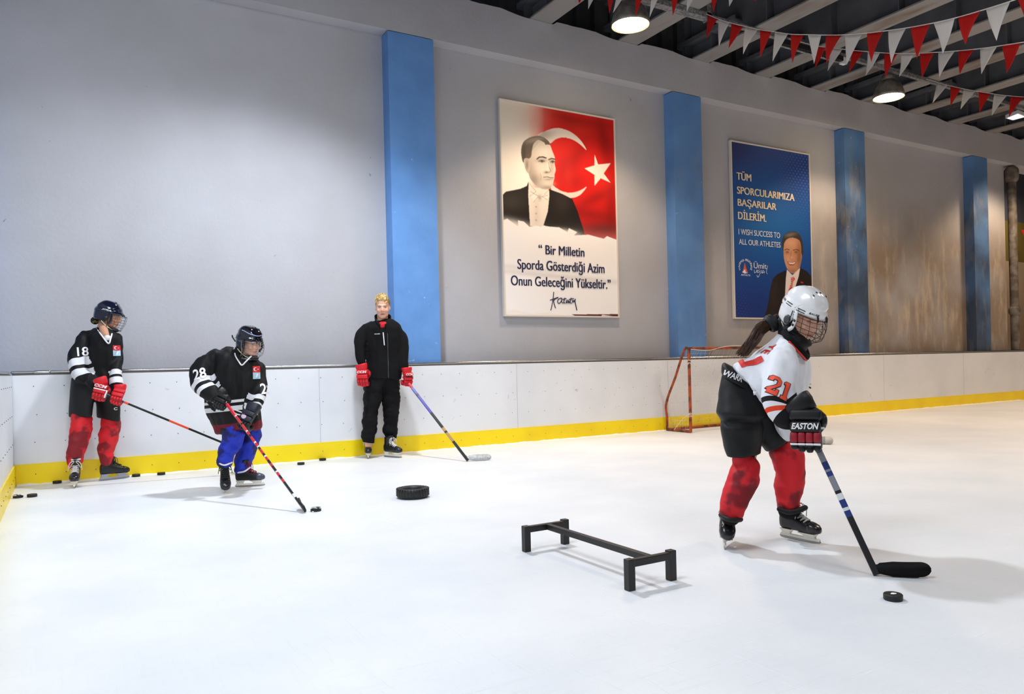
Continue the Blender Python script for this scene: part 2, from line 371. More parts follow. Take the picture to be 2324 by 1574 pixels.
for i, bx in enumerate(BX):
    x0, x1 = bx-.34, bx; xc = (x0+x1)/2
    r = empty('roof_beam', (xc, -5, 5.66), 'grey steel roof beam resting on the long wall, %s from the left end' % ORD[i], 'beam', 'steel beams under the roof')
    b = bmesh.new(); box(b, x0, x1, -15, .5, 5.66, 5.682); obj('bottom_flange', b, M_beam, r)
    b = bmesh.new(); box(b, xc-.008, xc+.008, -15, .5, 5.682, 6.56); obj('web', b, M_web, r)
    b = bmesh.new(); box(b, x0, x1, -15, .5, 6.56, 6.58); obj('top_flange', b, M_web, r)
    y = .3; k = 0
    while y > -14:
        b = bmesh.new(); box(b, x0+.02, xc-.008, y-.012, y, 5.682, 6.56); box(b, xc+.008, x1-.02, y-.012, y, 5.682, 6.56); obj('stiffener', b, M_web, r)
        y -= .55 if k == 0 else 1.05; k += 1
    b = bmesh.new(); box(b, x0, xc-.008, -.75, .45, 5.93, 5.955); box(b, x0, x0+.02, -.75, .45, 5.955, 6.0); obj('bracket', b, M_web, r)
# boards
def board(name, label, horiz):
    r = empty(name, (9, 0, 0) if horiz else (0, -8, 0), label, 'rink board')
    def B(bm, a0, a1, d0, d1, z0, z1):
        if not horiz and a0 == 0: a0 = .014
        if horiz: box(bm, a0, a1, d0, d1, z0, z1)
        else: box(bm, -d1, -d0, -a1, -a0, z0, z1)
    L = 40 if horiz else 14
    b = bmesh.new(); B(b, 0, L, 0, .09, .19, 1.035); obj('panel', b, M_board, r)
    b = bmesh.new(); B(b, 0, L, -.012, .09, 0, .198); obj('kick_plate', b, M_yel, r)
    b = bmesh.new(); B(b, 0, L, .012, .1, 1.035, 1.047); obj('cap', b, mat('board_cap', (96, 92, 88), .5), r)
    b = bmesh.new()
    tube(b, [(0, .03, 1.062), (L, .03, 1.062)] if horiz else [(-.03, 0, 1.062), (-.03, -L, 1.062)], .015, 12)
    if horiz:
        for x in (.18, 9.6): tube(b, [(x, .03, 1.062), (x+.12, .03, 1.062)], .019, 12)
    obj('handrail', b, M_steel, r, True)
    b = bmesh.new(); k = 0
    for i in range(36 if horiz else 12):
        for z in (.93, .66, .40, .10):
            a = .17+i*.25+(.02 if z == .66 else 0)
            c = V((a, -.002 if z > .2 else -.014, z)) if horiz else V((.002 if z > .2 else .014, -a, z))
            ball(b, c, (.0045, .003, .0045) if horiz else (.003, .0045, .0045), 8)
    tag(obj('screw', b, M_screw, r), kind='stuff')
    b = bmesh.new(); k = 2.9
    while k < L: B(b, k, k+.004, -.0015, .0, .2, 1.035); k += 2.6
    pieces('seam', b, mat('seam_grey', (176, 178, 182), .6), r)
    return r
board('rink_board', 'long white rink board with yellow kick strip and steel handrail along the wall', True)
board('rink_board', 'short white rink board with yellow kick strip at the left edge', False)
# scraped snow along the foot of the long board
M_snowb = mat('scraped_snow', (244, 247, 250), .9, bump=.6, bscale=120, bdist=.004); b = bmesh.new(); g = []
for i in range(900):
    x = .02+i*.02; h = .010+.012*max(0, noise.noise(V((x*6, 1, 0)))+.3)+.006*noise.noise(V((x*23, 4, 0))); w_ = .03+.025*noise.noise(V((x*4, 9, 0)))+.012*noise.noise(V((x*17, 2, 0)))
    g.append([b.verts.new(q) for q in ((x, -.0125, h), (x, -.0125-w_*.4, h*.8), (x, -.0125-w_, h*.3), (x, -.013-w_*1.4, .0005))])
for A, B in zip(g, g[1:]):
    for k in range(3): b.faces.new((A[k], A[k+1], B[k+1], B[k]))
tag(obj('snow_ridge', b, M_snowb, None, True), 'thin ridge of scraped snow along the foot of the long board', 'snow', kind='stuff')
# down pipe at the end of the wall
p = on_y(2298, 600, .2); X = p.x+.06
r = empty('drain_pipe', (X, .2, 0), 'rust-stained grey vertical pipe at the far right end of the wall', 'pipe')
M_pipe = mat('rusty_pipe', (124, 118, 112), .6, c2=(90, 80, 70), nscale=6, lo=.4, hi=.6, bump=.4, bscale=20)
b = bmesh.new(); tube(b, [(X, .21, 0), (X, .21, 4.95)], .085, 16); obj('pipe_stack', b, M_pipe, r, True)
b = bmesh.new(); tube(b, [(X+.17, .22, 0), (X+.16, .24, 2), (X+.17, .22, 4.1)], .028, 10); obj('thin_pipe', b, M_pipe, r, True)
b = bmesh.new(); tube(b, [(X, .21, 4.82), (X, .21, 4.98)], .14, 16); tube(b, [(X, .21, 1.9), (X, .21, 1.96)], .115, 16); pieces('collar', b, M_pipe, r, True)
c = at(2319, 533, 20.5)
b = bmesh.new(); vs = [b.verts.new(c+V(q)) for q in ((-.02, 0, .14), (.2, -.1, .14), (.1, -.05, -.16))]; b.faces.new(vs)
o = obj('pennant_flag', b, mat('flag_red', (214, 30, 26), .7), None); o.modifiers.new('s', 'SOLIDIFY').thickness = .002
tag(o, 'small red pennant hanging beyond the pipe at the right edge', 'pennant')
# cable tray along the beams
r = empty('cable_tray', (8, -1.1, 5.6), 'perforated steel cable tray running under the roof beams above the lamps', 'cable tray')
b = bmesh.new(); box(b, 4.6, 7.98, -1.16, -1.04, 5.585, 5.592); box(b, 4.6, 7.98, -1.16, -1.153, 5.592, 5.655); box(b, 4.6, 7.98, -1.047, -1.04, 5.592, 5.655); obj('wide_tray', b, M_tray, r)
b = bmesh.new(); box(b, 7.98, 30, -1.13, -1.07, 5.6, 5.655); obj('narrow_tray', b, M_tray, r)
b = bmesh.new(); box(b, 7.9, 7.98, -1.16, -1.15, 5.56, 6.2); box(b, 7.93, 7.95, -1.15, -1.05, 5.56, 5.6); obj('hanger', b, M_tray, r)
r = empty('strip_light', (9.9, -1.1, 5.5), 'unlit dark strip light fixed beneath the cable tray behind the bunting', 'light fixture')
b = bmesh.new(); box(b, 9.35, 10.75, -1.15, -1.05, 5.53, 5.6); obj('housing', b, mat('black_housing', (30, 30, 32), .5), r)
b = bmesh.new(); tube(b, [(9.4, -1.1, 5.515), (10.7, -1.1, 5.515)], .016, 8); obj('tube', b, M_tray, r, True)
b = bmesh.new(); box(b, 10.75, 10.85, -1.13, -1.07, 5.5, 5.6); obj('end_cap', b, M_board, r)
# lamps
M_hood = mat('lamp_hood', (150, 146, 138), .45, .5, c2=(120, 116, 108), nscale=9)
M_glow = mat('lamp_glow', (255, 226, 170), .5, emit=14)
def lamp(loc, label):
    r = empty('high_bay_lamp', loc, label, 'lamp', 'lit bell-shaped lamps under the roof'); L = V(loc)
    b = bmesh.new(); prof = [(.232, 0), (.24, .0), (.236, .05), (.215, .13), (.175, .21), (.13, .26), (.10, .275)]
    rs = [[L+V((q*math.cos(t*math.pi/16), q*math.sin(t*math.pi/16), z)) for t in range(32)] for q, z in prof]
    loft(b, rs, cap=False); o = obj('lamp_shade', b, M_hood, r, True); o.modifiers.new('s', 'SOLIDIFY').thickness = .004
    b = bmesh.new(); rs = [[L+V((q*math.cos(t*math.pi/16), q*math.sin(t*math.pi/16), z)) for t in range(32)] for q, z in ((.1, .27), (.1, .35), (.08, .37), (.03, .375))]
    loft(b, rs); obj('housing', b, M_hood, r, True)
    b = bmesh.new(); tube(b, [L+V((0, 0, .365)), L+V((0, 0, .378))], .012, 8); obj('hook', b, M_hood, r)
    b = bmesh.new(); rs = [[L+V((q*math.cos(t*math.pi/16), q*math.sin(t*math.pi/16), z)) for t in range(32)] for q, z in ((.225, .012), (.2, -.004), (.1, -.012))]
    loft(b, rs); obj('lens', b, M_glow, r, True)
    return r
lamp((6.575, -1.166, 5.2), 'lit bell-shaped lamp under the roof behind the top row of pennants')
lamp((12.037, -1.037, 5.2), 'lit bell-shaped lamp under the roof above the third blue column')
for x, y in ((6.575, -1.166), (12.037, -1.037)):
    spot((x, y, 5.17), 290 if x < 8 else 190, WARM, 122, .45, .2)
spot((17.5, -1.0, 5.2), 190, WARM, 122, .45, .2)
# square led panel far right
q = [on_floor(x, y, 5.3) for x, y in ((2282, 268.5), (2298, 273), (2330, 264.5), (2311, 257))]
r = empty('panel_light', sum(q, V())/4, 'small square white panel light below the lowest bunting at right', 'light fixture')
b = bmesh.new(); A = [b.verts.new(v) for v in q]; B = [b.verts.new(v+V((0, 0, .06))) for v in q]
b.faces.new(A); b.faces.new(B[::-1])
for i in range(4): b.faces.new((A[i], A[(i+1) % 4], B[(i+1) % 4], B[i]))
obj('frame', b, M_board, r)
cc = sum(q, V())/4; b = bmesh.new(); b.faces.new([b.verts.new(cc+(v-cc)*.8-V((0, 0, .004))) for v in q]); obj('diffuser', b, mat('led_glow', (235, 240, 255), .5, emit=1.6), r)
b = bmesh.new(); tube(b, [cc+V((0, 0, .06)), cc+V((0, 0, .36))], .012, 8); obj('rod', b, M_tray, r)
# ---------------------------------------------------------------- bunting
M_fr = mat('flag_red', (214, 30, 26), .7); M_fw = mat('flag_white', (236, 234, 232), .7)
for m_ in (M_fr, M_fw):  # thin cloth lets lamp light through
    b_ = m_.node_tree.nodes['Principled BSDF']; t_ = m_.node_tree.nodes.new('ShaderNodeBsdfTranslucent'); t_.inputs[0].default_value = b_.inputs['Base Color'].default_value
    a_ = m_.node_tree.nodes.new('ShaderNodeMixShader'); a_.inputs[0].default_value = .35
    m_.node_tree.links.new(b_.outputs[0], a_.inputs[1]); m_.node_tree.links.new(t_.outputs[0], a_.inputs[2]); m_.node_tree.links.new(a_.outputs[0], m_.node_tree.nodes['Material Output'].inputs[0])
def bunting(label, fl, d0, d1, cord):
    """fl = [(colour, left px, right px, left y, right y, tip x, tip y)], hung between depths d0..d1"""
    n = len(fl); c0 = at(fl[n//2][1], fl[n//2][3], (d0+d1)/2)
    r = empty('bunting', c0, label, 'bunting', 'red and white bunting under the roof')
    xa, xb = fl[0][1], fl[-1][2]
    def dd(x): return d0+(d1-d0)*(x-xa)/(xb-xa)
    b = bmesh.new(); tube(b, [V(p) for p in curve([at(x, y, dd(x)) for x, y in cord], 5)], .005, 5); obj('cord', b, M_fw, r)
    for c, xl, xr, yl, yr, tx, ty in fl:
        A, B = at(xl, yl, dd(xl)), at(xr, yr, dd(xr)); T = at(tx, ty, dd((xl+xr)/2)); b = bmesh.new(); g = []
        N_ = (B-A).cross(T-A).normalized(); ph = random.uniform(-1, 1)
        for i in range(9):
            t = i/8; row = []
            for k in range(5):
                s = k/4; P = A.lerp(B, s).lerp(T, t); bow = math.sin(math.pi*t)*.018*ph + math.sin(math.pi*s)*.012*(1-t)
                row.append(b.verts.new(P+N_*bow-V((0, 0, 0))+(B-A)*(.10*math.sin(math.pi*t)*(-1 if tx < (xl+xr)/2 else 1)*.0)))
            g.append(row)
        for i in range(8):
            for k in range(4): b.faces.new((g[i][k], g[i][k+1], g[i+1][k+1], g[i+1][k]))
        bmesh.ops.remove_doubles(b, verts=b.verts, dist=1e-5)
        o = obj('pennant', b, M_fr if c == 'R' else M_fw, r, True); o.modifiers.new('s', 'SOLIDIFY').thickness = .0012
def zB(L): return [(c, 1560+a/3.042, 1560+b_/3.042, ya/3.042, yb/3.042, 1560+tx/3.042, ty/3.042) for c, a, b_, ya, yb, tx, ty in L]
FB = zB([('R', 140, 210, 100, 125, 133, 265), ('W', 215, 292, 132, 155, 218, 320), ('R', 305, 385, 160, 182, 283, 335), ('W', 400, 488, 182, 203, 385, 375), ('R', 502, 583, 205, 215, 503, 395), ('W', 605, 698, 220, 230, 588, 425), ('R', 715, 805, 236, 240, 725, 437), ('W', 832, 925, 239, 241, 875, 440), ('R', 958, 1065, 242, 242, 962, 437), ('W', 1088, 1208, 240, 232, 1100, 447), ('R', 1240, 1352, 228, 215, 1270, 430), ('W', 1388, 1512, 210, 190, 1408, 435), ('R', 1540, 1675, 188, 165, 1585, 403), ('W', 1700, 1847, 158, 120, 1763, 372), ('R', 1870, 2025, 118, 75, 1920, 308), ('W', 2062, 2230, 62, 10, 2135, 282), ('R', 2280, 2460, -8, -70, 2350, 190)])
bunting('longest red and white bunting, sagging from the tray end to the top right corner', FB, 9.9, 6.1, [(1603, 32)]+[(f[1], f[3]) for f in FB]+[(FB[-1][2], FB[-1][4])])
FC = zB([('R', 885, 955, 316, 322, 880, 470), ('W', 990, 1070, 328, 340, 968, 490), ('R', 1140, 1218, 347, 356, 1115, 500), ('W', 1245, 1330, 356, 364, 1230, 522), ('R', 1360, 1450, 365, 369, 1368, 540), ('W', 1475, 1568, 369, 368, 1463, 530), ('R', 1605, 1705, 367, 363, 1620, 540), ('W', 1733, 1847, 360, 352, 1740, 533), ('R', 1875, 1980, 350, 341, 1880, 515), ('W', 2022, 2140, 335, 318, 2030, 512), ('R', 2170, 2300, 314, 297, 2205, 503), ('W', 2325, 2465, 290, 268, 2370, 495)])
bunting('red and white bunting hanging just behind and below the longest one', FC, 10.4, 7.9, [(1790, 88)]+[(f[1], f[3]) for f in FC]+[(FC[-1][2], FC[-1][4])])
FD = [(c, 2000+a/7.173, 2000+b_/7.173, 150+ya/7.173, 150+yb/7.173, 2000+tx/7.173, 150+ty/7.173) for c, a, b_, ya, yb, tx, ty in [('W', 905, 1085, 262, 305, 838, 600), ('R', 1125, 1300, 322, 350, 1125, 655), ('W', 1345, 1540, 370, 405, 1290, 705), ('R', 1580, 1780, 412, 442, 1600, 750), ('W', 1842, 2050, 454, 478, 1798, 810), ('R', 2110, 2324, 486, 502, 2080, 830), ('W', 2390, 2600, 504, 512, 2360, 850)]]
bunting('lowest short bunting at the right edge above the square panel light', FD, 12.2, 11.0, [(2103, 180)]+[(f[1], f[3]) for f in FD]+[(FD[-1][2], FD[-1][4])])
FA = [(c, x-10, x+12, -10, -9, tx, ty) for c, x, tx, ty in [('R', 1318, 1314, 8), ('W', 1345, 1335, 21), ('R', 1386, 1383, 31), ('W', 1412, 1391, 30), ('R', 1452, 1442, 39), ('W', 1490, 1474, 40), ('R', 1532, 1527, 36), ('W', 1570, 1558, 27), ('R', 1621, 1619, 28), ('W', 1662, 1655, 15), ('R', 1716, 1714, 5)]]
FA = [(c, a, b_, -22+(x_/400)*0, -20, tx, ty) for (c, a, b_, _, __, tx, ty), x_ in zip(FA, range(0, 440, 40))]
bunting('red and white bunting cut by the top edge, passing in front of the nearer lamp', FA, 8.9, 8.3, [(1290, -22)]+[(f[1], f[3]) for f in FA]+[(1740, -22)])
# ================================================================ POSTERS
def inside(P, poly):
    x, y = P[:, 0], P[:, 1]; r = np.zeros(len(P), bool); n = len(poly)
    for i in range(n):
        x0, y0 = poly[i]; x1, y1 = poly[(i+1) % n]
        if y0 == y1: continue
        r ^= ((y0 > y) != (y1 > y)) & (x < (x1-x0)*(y-y0)/(y1-y0)+x0)
    return r
def smoothp(p, n=6):
    p = [np.array(q, float) for q in p]; m = len(p); out = []
    for i in range(m):
        a, b_, c, d = p[i-1], p[i], p[(i+1) % m], p[(i+2) % m]
        for k in range(n):
            t = k/n; out.append(tuple(.5*((2*b_)+(c-a)*t+(2*a-5*b_+4*c-d)*t*t+(3*b_-a-3*c+d)*t**3)))
    return out
class Paint:
    """printed picture painted in numpy on sample points given in the sheet's own picture coordinates"""
    def __init__(s, P): s.P = P; s.C = np.zeros((len(P), 3))
    def fill(s, c): s.C[:] = lin(c)[:3]
    def blend(s, w, c): w = np.clip(w, 0, 1)[:, None]; s.C = s.C*(1-w)+np.array(lin(c)[:3])*w
    def poly(s, p, c, a=1, smooth=False): s.blend(inside(s.P, smoothp(p) if smooth else p)*a, c)
    def blob(s, x, y, sx, sy, c, a=1, rot=0, clip=None):
        dx, dy = s.P[:, 0]-x, s.P[:, 1]-y; cr, sr = math.cos(rot), math.sin(rot)
        w = a*np.exp(-(((dx*cr+dy*sr)/sx)**2+((-dx*sr+dy*cr)/sy)**2)/2)
        if clip is not None: w = w*inside(s.P, clip)
        s.blend(w, c)
    def line(s, pts, w, c, a=1):
        d = np.full(len(s.P), 1e9)
        for (x0, y0), (x1, y1) in zip(pts, pts[1:]):
            vx, vy = x1-x0, y1-y0; t = np.clip(((s.P[:, 0]-x0)*vx+(s.P[:, 1]-y0)*vy)/(vx*vx+vy*vy+1e-9), 0, 1)
            d = np.minimum(d, np.hypot(s.P[:, 0]-x0-t*vx, s.P[:, 1]-y0-t*vy))
        s.blend(np.clip(w/2-d+.5, 0, 1)*a, c)
def sheet(name, label, X0, X1, Z0, Z1, y, nx, nz, zoom, painter, fcol, extra):
    r = empty('poster', ((X0+X1)/2, y, Z0), label, 'poster')
    b = bmesh.new(); t = .02
    box(b, X0, X1, y, y+.03, Z0, Z1); obj('backing', b, mat('banner_frame', fcol, .5), r)
    b = bmesh.new()
    for q in ((X0-t, X0, Z0-t, Z1+t), (X1, X1+t, Z0-t, Z1+t), (X0, X1, Z0-t, Z0), (X0, X1, Z1, Z1+t)): box(b, q[0], q[1], y-.022, y+.03, q[2], q[3])
    obj('frame', b, mat('banner_frame', fcol, .5), r)
    S2 = 2; gx = np.linspace(X0, X1, nx*S2-1); gz = np.linspace(Z1, Z0, nz*S2-1)
    # picture coordinates of each sample: the sheet's plane seen through the same projection the outlines were taken in
    GX, GZ = np.meshgrid(gx, gz); D = np.stack([GX.ravel()-CAM.x, np.full(GX.size, y-CAM.y), GZ.ravel()-CAM.z], 1)
    w = D@np.array(FW); u = D@np.array(RT)/w*F; v = D@np.array(UP)/w*F
    px = PPX+u*math.cos(RHO)-v*math.sin(RHO); py = PPY-(u*math.sin(RHO)+v*math.cos(RHO))
    P = np.stack([(px-zoom[0])*zoom[2], (py-zoom[1])*zoom[2]], 1)
    pa = Paint(P); painter(pa)
    C = pa.C.reshape(nz*S2-1, nx*S2-1, 3)
    Cp = np.pad(C, ((1, 1), (1, 1), (0, 0)), 'edge'); C = (Cp[1:-1, 1:-1]*4+(Cp[:-2, 1:-1]+Cp[2:, 1:-1]+Cp[1:-1, :-2]+Cp[1:-1, 2:])*1.5)/10
    C = C[::2, ::2]
    vx = np.linspace(X0, X1, nx); vz = np.linspace(Z1, Z0, nz); VX, VZ = np.meshgrid(vx, vz)
    co = np.stack([VX.ravel(), np.full(VX.size, y-.008)-.003*np.sin(VX.ravel()*3+VZ.ravel()*1.4), VZ.ravel()], 1)
    me = bpy.data.meshes.new('printed_sheet'); i = np.arange((nz-1)*(nx-1)); a = (i//(nx-1))*nx+i % (nx-1)
    faces = np.stack([a, a+nx, a+nx+1, a+1], 1)
    me.vertices.add(len(co)); me.vertices.foreach_set('co', co.ravel()); me.loops.add(faces.size); me.loops.foreach_set('vertex_index', faces.ravel().astype(np.int32))
    me.polygons.add(len(faces)); me.polygons.foreach_set('loop_start', np.arange(0, faces.size, 4, dtype=np.int32)); me.update(); me.validate()
    col_attr(me, np.concatenate([C.reshape(-1, 3), np.ones((C.shape[0]*C.shape[1], 1))], 1))
    link('printed_sheet', me, mat('print', (255, 255, 255), .55, attr='Col', spec=.3), r, True)
    extra(r, y); return r
YP = .262
def wp(x, y, Z):  # picture point -> wall point
    return on_y(Z[0]+x/Z[2], Z[1]+y/Z[2], YP)
def line_text(bm, txt, Z, x0, y0, x1, h, bold=.01, shear=0, space=1):
    a, b_ = wp(x0, y0, Z), wp(x1, y0, Z); top = wp(x0, y0-h, Z)
    flat_text(bm, txt, V((a.x, YP-.0135, a.z)), V((1, 0, 0)), V((0, 0, 1)), b_.x-a.x, top.z-a.z, bold, shear, off=0, space=space)
def strokes(bm, Z, ls, w):
    for l in ls:
        P = [wp(x, y, Z) for x, y in curve(l, 6)]
        for p in P: p.y = YP-.0135
        tube(bm, P, w, 6, dome=True, sq=(1, 1))
Z1_ = (1100, 210, 2.97)
def paint1(p):
    INK = (22, 20, 20)
    p.fill((248, 240, 230))
    p.blob(200, 130, 160, 120, (205, 196, 186), .8); p.blob(150, 420, 120, 200, (246, 234, 218), .6)
    # flag field, faded at its left
    fade = np.clip((p.P[:, 0]-290)/110, 0, 1)*(p.P[:, 1] < 990); p.blend(fade, (206, 26, 22))
    p.blob(330, 170, 60, 90, (210, 150, 140), .55)
    for q in ((560, 190, 90, 30, .5, .5), (800, 330, 30, 130, .5, -.2), (620, 430, 40, 90, .45, .5), (540, 500, 45, 60, .4, 0), (760, 700, 120, 26, .5, -.5), (700, 820, 180, 30, .5, .15), (850, 760, 30, 120, .5, 0), (600, 600, 60, 40, .35, 0), (800, 920, 160, 40, .85, 0), (700, 200, 120, 20, .3, .2)):
        p.blob(*q[:4], (96, 10, 10), q[4], q[5], clip=[(330, 90), (880, 180), (900, 1000), (400, 1000)])
    for q in ((640, 250, 60, 20, .4, .4), (820, 620, 40, 60, .3, 0), (560, 560, 25, 60, .3, 0)): p.blob(*q[:4], (230, 50, 40), q[4], q[5])
    MO = [(355, 292), (400, 264), (480, 240), (560, 258), (620, 298), (660, 345), (682, 388), (640, 350), (590, 318), (530, 303), (480, 313), (440, 342), (415, 320)]
    p.poly(MO, (226, 212, 204), smooth=True); p.blob(400, 285, 50, 30, (150, 140, 134), .7, clip=MO)
    p.poly([(450, 622), (480, 642), (520, 665), (570, 675), (620, 668), (660, 650), (684, 636), (650, 682), (610, 705), (560, 709), (500, 692), (450, 662)], (226, 208, 200), smooth=True)
    p.poly([(738, 418), (762, 486), (846, 477), (799, 545), (845, 608), (778, 578), (737, 630), (738, 556), (670, 512), (737, 492)], (236, 222, 210))
    # sitter: grey print of a man in tail coat
    coat = [(295, 596), (282, 628), (240, 648), (140, 668), (108, 700), (106, 1000), (680, 1000), (665, 925), (625, 800), (590, 718), (520, 682), (432, 650), (420, 800), (388, 900), (305, 900)]
    p.poly(coat, (26, 22, 20)); p.blob(180, 740, 60, 40, (70, 62, 56), .5, clip=coat); p.blob(520, 740, 40, 60, (58, 50, 46), .5, clip=coat)
    p.poly([(296, 592), (330, 640), (432, 650), (434, 700), (424, 800), (392, 902), (304, 896), (292, 690)], (232, 220, 208))
    p.blob(350, 800, 14, 90, (205, 192, 180), .5, clip=[(300, 700), (420, 700), (386, 898), (304, 896)])
    face = [(255, 460), (252, 400), (275, 340), (340, 310), (410, 325), (438, 352), (452, 388), (468, 428), (472, 455), (470, 480), (477, 520), (470, 548), (468, 575), (462, 600), (452, 630), (425, 652), (385, 650), (340, 625), (305, 580), (292, 540)]
    p.poly(face, (206, 194, 182), smooth=True)
    p.blob(330, 590, 32, 40, (128, 114, 102), .75, clip=face); p.blob(300, 520, 24, 50, (150, 136, 122), .6, clip=face); p.blob(400, 400, 40, 28, (232, 222, 210), .6, clip=face)
    p.blob(385, 520, 26, 30, (224, 212, 200), .6, clip=face); p.blob(430, 640, 40, 12, (120, 106, 96), .6, clip=face); p.blob(452, 500, 9, 40, (158, 142, 130), .5, clip=face)
    hair = [(256, 470), (244, 410), (250, 355), (276, 318), (330, 295), (385, 297), (426, 325), (440, 352), (424, 350), (408, 352), (400, 338), (360, 320), (330, 345), (318, 385), (312, 430), (296, 446), (270, 452)]
    p.poly(hair, (96, 84, 74), smooth=True); p.blob(330, 320, 50, 14, (170, 158, 146), .6, -.2, clip=hair); p.blob(262, 420, 12, 50, (60, 52, 46), .7, clip=hair)
    for k in range(9): p.line([(258+k*7, 440-k*6), (270+k*13, 345-k*3)], 1.6, (48, 40, 36), .5)
    p.poly([(262, 455), (280, 442), (298, 452), (304, 490), (300, 530), (286, 540), (270, 505)], (190, 176, 162), smooth=True); p.blob(284, 488, 7, 24, (110, 96, 86), .7)
    p.line([(352, 448), (365, 436), (390, 434), (412, 441)], 9, (40, 34, 30)); p.line([(430, 452), (450, 444), (470, 449)], 8, (40, 34, 30))
    p.blob(385, 458, 24, 9, (96, 82, 74), .7); p.blob(455, 464, 16, 8, (96, 82, 74), .7)
    p.line([(362, 464), (382, 458), (402, 464)], 4, INK); p.blob(385, 465, 6, 5, INK, 1); p.line([(443, 468), (456, 461), (471, 466)], 4, INK); p.blob(458, 468, 5, 5, INK, 1)
    p.line([(428, 470), (432, 500), (444, 528), (432, 540), (412, 534)], 4, (110, 96, 86), .9); p.blob(424, 500, 6, 26, (232, 222, 212), .7); p.blob(415, 538, 12, 6, (84, 70, 62), .8)
    p.line([(396, 571), (420, 568), (440, 574), (460, 574)], 4.5, (60, 48, 44)); p.blob(430, 586, 20, 5, (140, 122, 112), .7); p.blob(428, 616, 24, 10, (220, 208, 196), .5)
    p.line([(372, 545), (380, 570), (374, 590)], 4, (140, 124, 112), .6)
    p.poly([(308, 668), (330, 676), (362, 700), (385, 694), (424, 694), (422, 722), (392, 716), (374, 728), (350, 722), (326, 740), (312, 700)], (240, 230, 220))
    p.line([(308, 668), (362, 700), (326, 740)], 2.5, (120, 108, 98)); p.line([(424, 694), (385, 700), (422, 722)], 2.5, (120, 108, 98)); p.blob(370, 708, 10, 14, (150, 136, 124), .8)
    p.line([(300, 612), (345, 668), (300, 700)], 2.5, (150, 138, 126)); p.line([(430, 655), (400, 690)], 2.5, (150, 138, 126))
    for k in range(3): p.blob(345, 770+45*k, 3, 3, (120, 108, 98), 1)
    # torn paper edge and the plain lower field
    edge = [(100, 870), (150, 850), (180, 872), (222, 902), (222, 862), (262, 870), (300, 905), (340, 898), (380, 902), (395, 896), (440, 905), (500, 908), (556, 940), (566, 914), (622, 940), (600, 962), (700, 958), (760, 975), (800, 985), (822, 968), (880, 990), (905, 992), (905, 1540), (100, 1540)]
    p.poly(edge, (250, 247, 246)); p.blob(500, 1240, 400, 14, (206, 200, 198), .6, .1); p.blob(250, 1180, 200, 12, (212, 206, 204), .5, .1); p.blob(500, 1100, 400, 80, (240, 233, 230), .5)
    p.blob(180, 890, 90, 22, (252, 246, 240), .8, .2); p.blob(560, 945, 50, 14, (252, 246, 240), .7, .2)
    p.poly([(580, 1492), (640, 1494), (900, 1492), (900, 1530), (640, 1520)], (92, 40, 34)); p.poly([(100, 1480), (200, 1462), (330, 1490), (420, 1482), (570, 1512), (600, 1530), (100, 1530)], (246, 240, 236))
    p.poly([(790, 1496), (850, 1505), (900, 1520), (780, 1520)], (236, 228, 224))
def extra1(r, y):
    M = mat('navy_print', (30, 34, 74), .6)
    for q in (('“ Bir Milletin', Z1_, 362, 1087, 668, 62), ('Sporda Gösterdiği Azim', Z1_, 219, 1188, 803, 66), ('Onun Geleceğini Yükseltir.”', Z1_, 175, 1298, 845, 66)):
        b = bmesh.new(); line_text(b, *q, .034); obj('lettering', b, M, r)
    b = bmesh.new(); strokes(b, Z1_, [[(462, 1345), (456, 1400), (443, 1466)], [(438, 1398), (462, 1390), (492, 1380), (462, 1402), (474, 1452)],
        [(512, 1384), (494, 1392), (488, 1412), (500, 1420), (515, 1400), (516, 1384), (516, 1412), (526, 1418)], [(536, 1384), (530, 1414), (540, 1418)], [(522, 1394), (546, 1388)], [(556, 1398), (546, 1406), (550, 1418), (562, 1402), (562, 1418), (574, 1404)], [(580, 1384), (572, 1414), (582, 1418)], [(566, 1394), (596, 1388)], [(590, 1400), (590, 1414), (602, 1400), (604, 1412), (608, 1390), (606, 1410), (618, 1466)]], .006)
    obj('signature', b, M, r, True)
sheet('poster', 'tall poster with red flag, grey portrait of a man in bow tie and navy quote', 5.50, 7.40, 1.69, 4.55, YP, 250, 370, Z1_, paint1, (222, 214, 204), extra1)
Z2_ = (1630, 300, 3.577)
